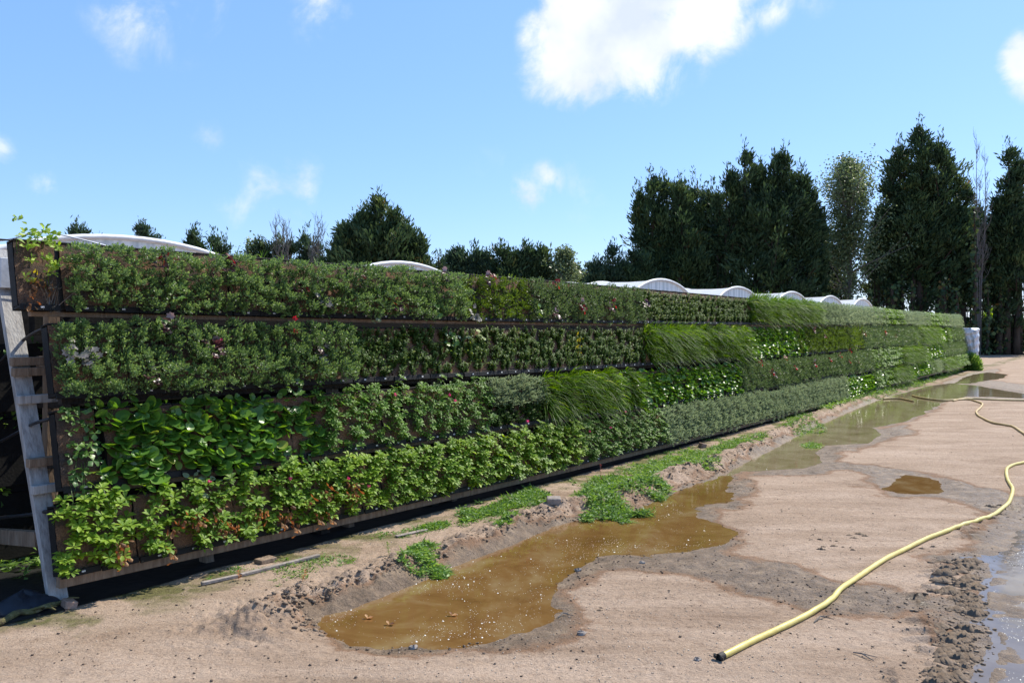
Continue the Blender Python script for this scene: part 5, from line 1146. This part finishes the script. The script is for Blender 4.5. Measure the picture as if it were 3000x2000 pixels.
hose('hose', z6([(1140,1072),(1200,1068),(1280,1070),(1340,1080),(1400,1092)]), .02, 'hose2', 'short dull hose piece lying at the weedy puddle edge', n=40)

# ------------------------------------------------------------------ weeds along the foot of the wall
def weed_mesh(name, poly, n, seed, h=.06, lf=.028, zz=None, strands=1.3):
    rs = np.random.default_rng(seed); lo, hi = poly.min(0), poly.max(0); P = rs.uniform(lo, hi, (n * 14, 2)); sd_ = sdf(P[:, 0], P[:, 1], poly)
    P = P[sd_ + (.34 if n > 250 else .05) * fbm(P[:, 0] * 6, P[:, 1] * 6, 4, seed) > (.0 if name != 'low_weeds' else -.02 + .5 * (fbm(P[:, 0] * 2.3, P[:, 1] * 2.3, 3, 5) < .12))][:n]; n = len(P); z = np.maximum(gh(P[:, 0], P[:, 1]), WL)
    hh = h * .30 * (.3 + 1.6 * np.clip(fbm(P[:, 0] * 3, P[:, 1] * 3, 3, seed + 4) + .5, 0, 1)); k = 5
    B = np.c_[P, z]; Pp = np.repeat(B, k, 0) + np.c_[rs.normal(0, .012, (n * k, 2)), np.abs(rs.normal(0, 1, n * k)) * np.repeat(hh, k) * .5]
    D = norm(rs.normal(0, 1, (n * k, 3)) * np.array([1, 1, .35]) + UP * .25)
    a = place(T_leaf(.24, .05, -.1), Pp, D, UP + rs.normal(0, .4, (n * k, 3)), lf * rs.uniform(.6, 1.4, n * k), np.clip(rs.normal(.5, .18, n * k), 0, 1), rs)
    m_ = int(n * strands); I = rs.integers(0, n, m_); d2 = norm(rs.normal(0, 1, (m_, 3)) * np.array([1, 1, .2]) + UP * .15)
    b2 = place(T_dia(.05), B[I] + UP * hh[I][:, None] * .5, d2, rand_dirs(m_, rs), lf * 2.6 * rs.uniform(.6, 1.2, m_), np.clip(rs.normal(.7, .18, m_), 0, 1), rs)
    V, F, R_ = merge([a, b2]); return mesh(name, V, F, M['weed'], R_)
def clump(pts, n, lab, seed, h=.07, lf=.03):
    p = G2(pts, 0); c = p.mean(0); me = weed_mesh('weed_clump', p, n, seed, h, lf); z = float(max(gh(*c)[0], WL)); me.transform(Matrix.Translation((-c[0], -c[1], -z)))
    o = obj('weed_clump', me); o.location = (c[0], c[1], z); tag(o, lab, 'weed clump', 'green weed clumps by the puddles')
clump([(915,1322),(935,1300),(955,1275),(960,1262),(985,1270),(990,1290),(1035,1300),(1030,1315),(980,1325)], 420, 'wilting green weed clump hanging off the bank into the near puddle', 1, .07, .03)
clump([(1335,1185),(1340,1150),(1350,1110),(1400,1092),(1450,1095),(1530,1120),(1520,1140),(1450,1140),(1440,1160),(1480,1178),(1410,1198)], 2200, 'largest green weed heap spilling over the bank into the puddle', 2, .12, .034)
clump([(1045,1195),(1100,1165),(1190,1130),(1250,1118),(1260,1140),(1240,1160),(1160,1180),(1090,1200)], 1300, 'leafy weed patch on the bank before the tilted grey block', 3, .10, .03)
clump([(940,1218),(980,1205),(1020,1195),(1030,1203),(990,1216),(950,1224)], 160, 'small flat weed tuft by the pale scrap under the wall', 4, .04)
clump([(1440,1085),(1500,1055),(1590,1030),(1650,1040),(1660,1060),(1640,1085),(1600,1082),(1530,1088),(1480,1100)], 1700, 'wide low weed patch above the channel joining the puddles', 5, .06)
clump([(1620,1030),(1680,1010),(1745,1005),(1770,1015),(1700,1030),(1650,1045)], 700, 'thin weed patch under the grey-green bottom panels', 6, .05)
clump([(1808,990),(1820,962),(1850,958),(1880,975),(1875,992),(1830,1002)], 500, 'round weed clump on the bank by the long far puddle', 7, .09)
clump([(1838,1018),(1855,1013),(1885,1018),(1882,1026),(1850,1027)], 110, 'little weed island floating in the long far puddle', 8, .03)
clump([(1800,965),(1830,950),(1850,952),(1835,965)], 160, 'small bright weed tuft close to the wall foot before the round clump', 9, .06)
clump([(1135,1225),(1160,1205),(1185,1195),(1190,1205),(1165,1225),(1145,1232)], 130, 'sparse weed sprig on the bank slope above the puddle', 10, .05)
me = weed_mesh('ground_cover', G2([(1880,935),(1960,905),(2060,878),(2150,850),(2215,835),(2225,845),(2180,862),(2110,885),(2040,905),(1970,925),(1900,950)], 0), 6000, 21, .22, .05)
tag(obj('ground_cover', me), 'bright green ground cover along the far foot of the wall', 'ground cover', kind='stuff')
p_ = G2([(480,1330),(700,1280),(900,1225),(1100,1170),(1300,1115),(1500,1050),(1700,990),(1850,945),(1880,950),(1780,1000),(1650,1045),(1450,1100),(1300,1150),(1100,1200),(900,1265),(700,1320),(520,1352)], 0)
me = weed_mesh('low_weeds', p_, 6500, 22, .03, .019, strands=.5); tag(obj('low_weeds', me), 'sparse tiny weeds in the damp strip under the wall', 'low weeds', kind='stuff')
# single plants at the wall foot
rs = np.random.default_rng(31)
def sprig(px, py, h, mat, lab, seed, name='weed_sprig', n=26, lf=.022):
    rs = np.random.default_rng(seed); g = G(px, py); z = float(gh(*g)[0]); t = np.linspace(.15, 1, n); st = np.array([rs.normal(0, .02), rs.normal(0, .02), h])
    P = st * t[:, None]; V, F, R_ = merge([place(T_leaf(.28), P, norm(rand_dirs(n, rs) * np.array([1, 1, .3]) + UP * .3), np.tile([0, 0, 1.], (n, 1)), lf * rs.uniform(.6, 1.3, n), None, rs), (np.array([(-.002, 0, 0), (.002, 0, 0), st]), np.array([(0, 1, 2)]), np.full(3, .2))])
    o = obj(name, mesh(name, V, F, M[mat], R_)); o.location = (g[0], g[1], z); tag(o, lab, 'weed')
sprig(1760, 1410, .2, 'redleaf', 'spindly reddish weed standing in front of the bottom rail', 1)
sprig(700, 1700, .07, 'dead', 'small rust-brown weed on the dirt by the grey strip', 2)
sprig(886, 1700, .09, 'dead', 'thin dry weed stalk on the dirt before the mud bank', 3)
sprig(1140, 1625, .10, 'straw', 'leafy seedling on the bank above the wilting clump', 4)
# round bushy plant hiding the wall's far foot
rs = np.random.default_rng(33); n = 2600; d = rand_dirs(n, rs); d[:, 2] = abs(d[:, 2]) * 1.0; e1 = wall_pt(S_END - .05, 0, .12)
V, F, R_ = place(T_dia(.12), d * rs.uniform(.1, .42, (n, 1)) * np.array([.8, .8, 1.7]), norm(d + UP * .5), rand_dirs(n, rs), rs.uniform(.08, .18, n), None, rs)
o = obj('round_bush', mesh('round_bush', V, F, M['weed'], R_)); o.location = (e1[0], e1[1], -.02); tag(o, 'rounded green bush at the far foot of the wall before the silver bundle', 'bush')
# weeds glimpsed through the end frame
me = weed_mesh('undergrowth', np.array([end_pt(-260, 1850)[:2], end_pt(100, 1790)[:2] - WN[:2] * .5, end_pt(60, 1700)[:2] + WD[:2] * 2 - WN[:2] * 1.2, end_pt(-300, 1700)[:2] - WN[:2] * 2]), 900, 40, .15, .05)
tag(obj('undergrowth', me), 'dark weeds in the shade inside the end of the frame', 'undergrowth', kind='stuff')

# black sheet added under the frame; its colour stands in for the shade
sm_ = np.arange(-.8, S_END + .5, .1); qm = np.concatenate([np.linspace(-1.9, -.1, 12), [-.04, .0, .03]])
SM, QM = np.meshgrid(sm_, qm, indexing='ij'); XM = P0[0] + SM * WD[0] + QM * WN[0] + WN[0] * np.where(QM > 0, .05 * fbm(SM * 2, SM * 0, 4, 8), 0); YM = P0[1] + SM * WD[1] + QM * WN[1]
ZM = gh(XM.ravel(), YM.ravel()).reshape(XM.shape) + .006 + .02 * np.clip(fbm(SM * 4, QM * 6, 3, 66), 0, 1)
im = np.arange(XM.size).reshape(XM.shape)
M['mat'] = noise_mat('painted_wall_shade', [(.3, (.008, .008, .009)), (.62, (.016, .015, .015)), (.8, (.05, .042, .034))], 5, .6, .3, spec=.25)
tag(obj('ground_layer', mesh('ground_layer', np.stack([XM, YM, ZM], -1), np.stack([im[:-1, :-1], im[1:, :-1], im[1:, 1:], im[:-1, 1:]], -1).reshape(-1, 4), M['mat'], smooth=True)), 'black sheet added as painted shade on the ground under the planted wall', 'shade sheet')
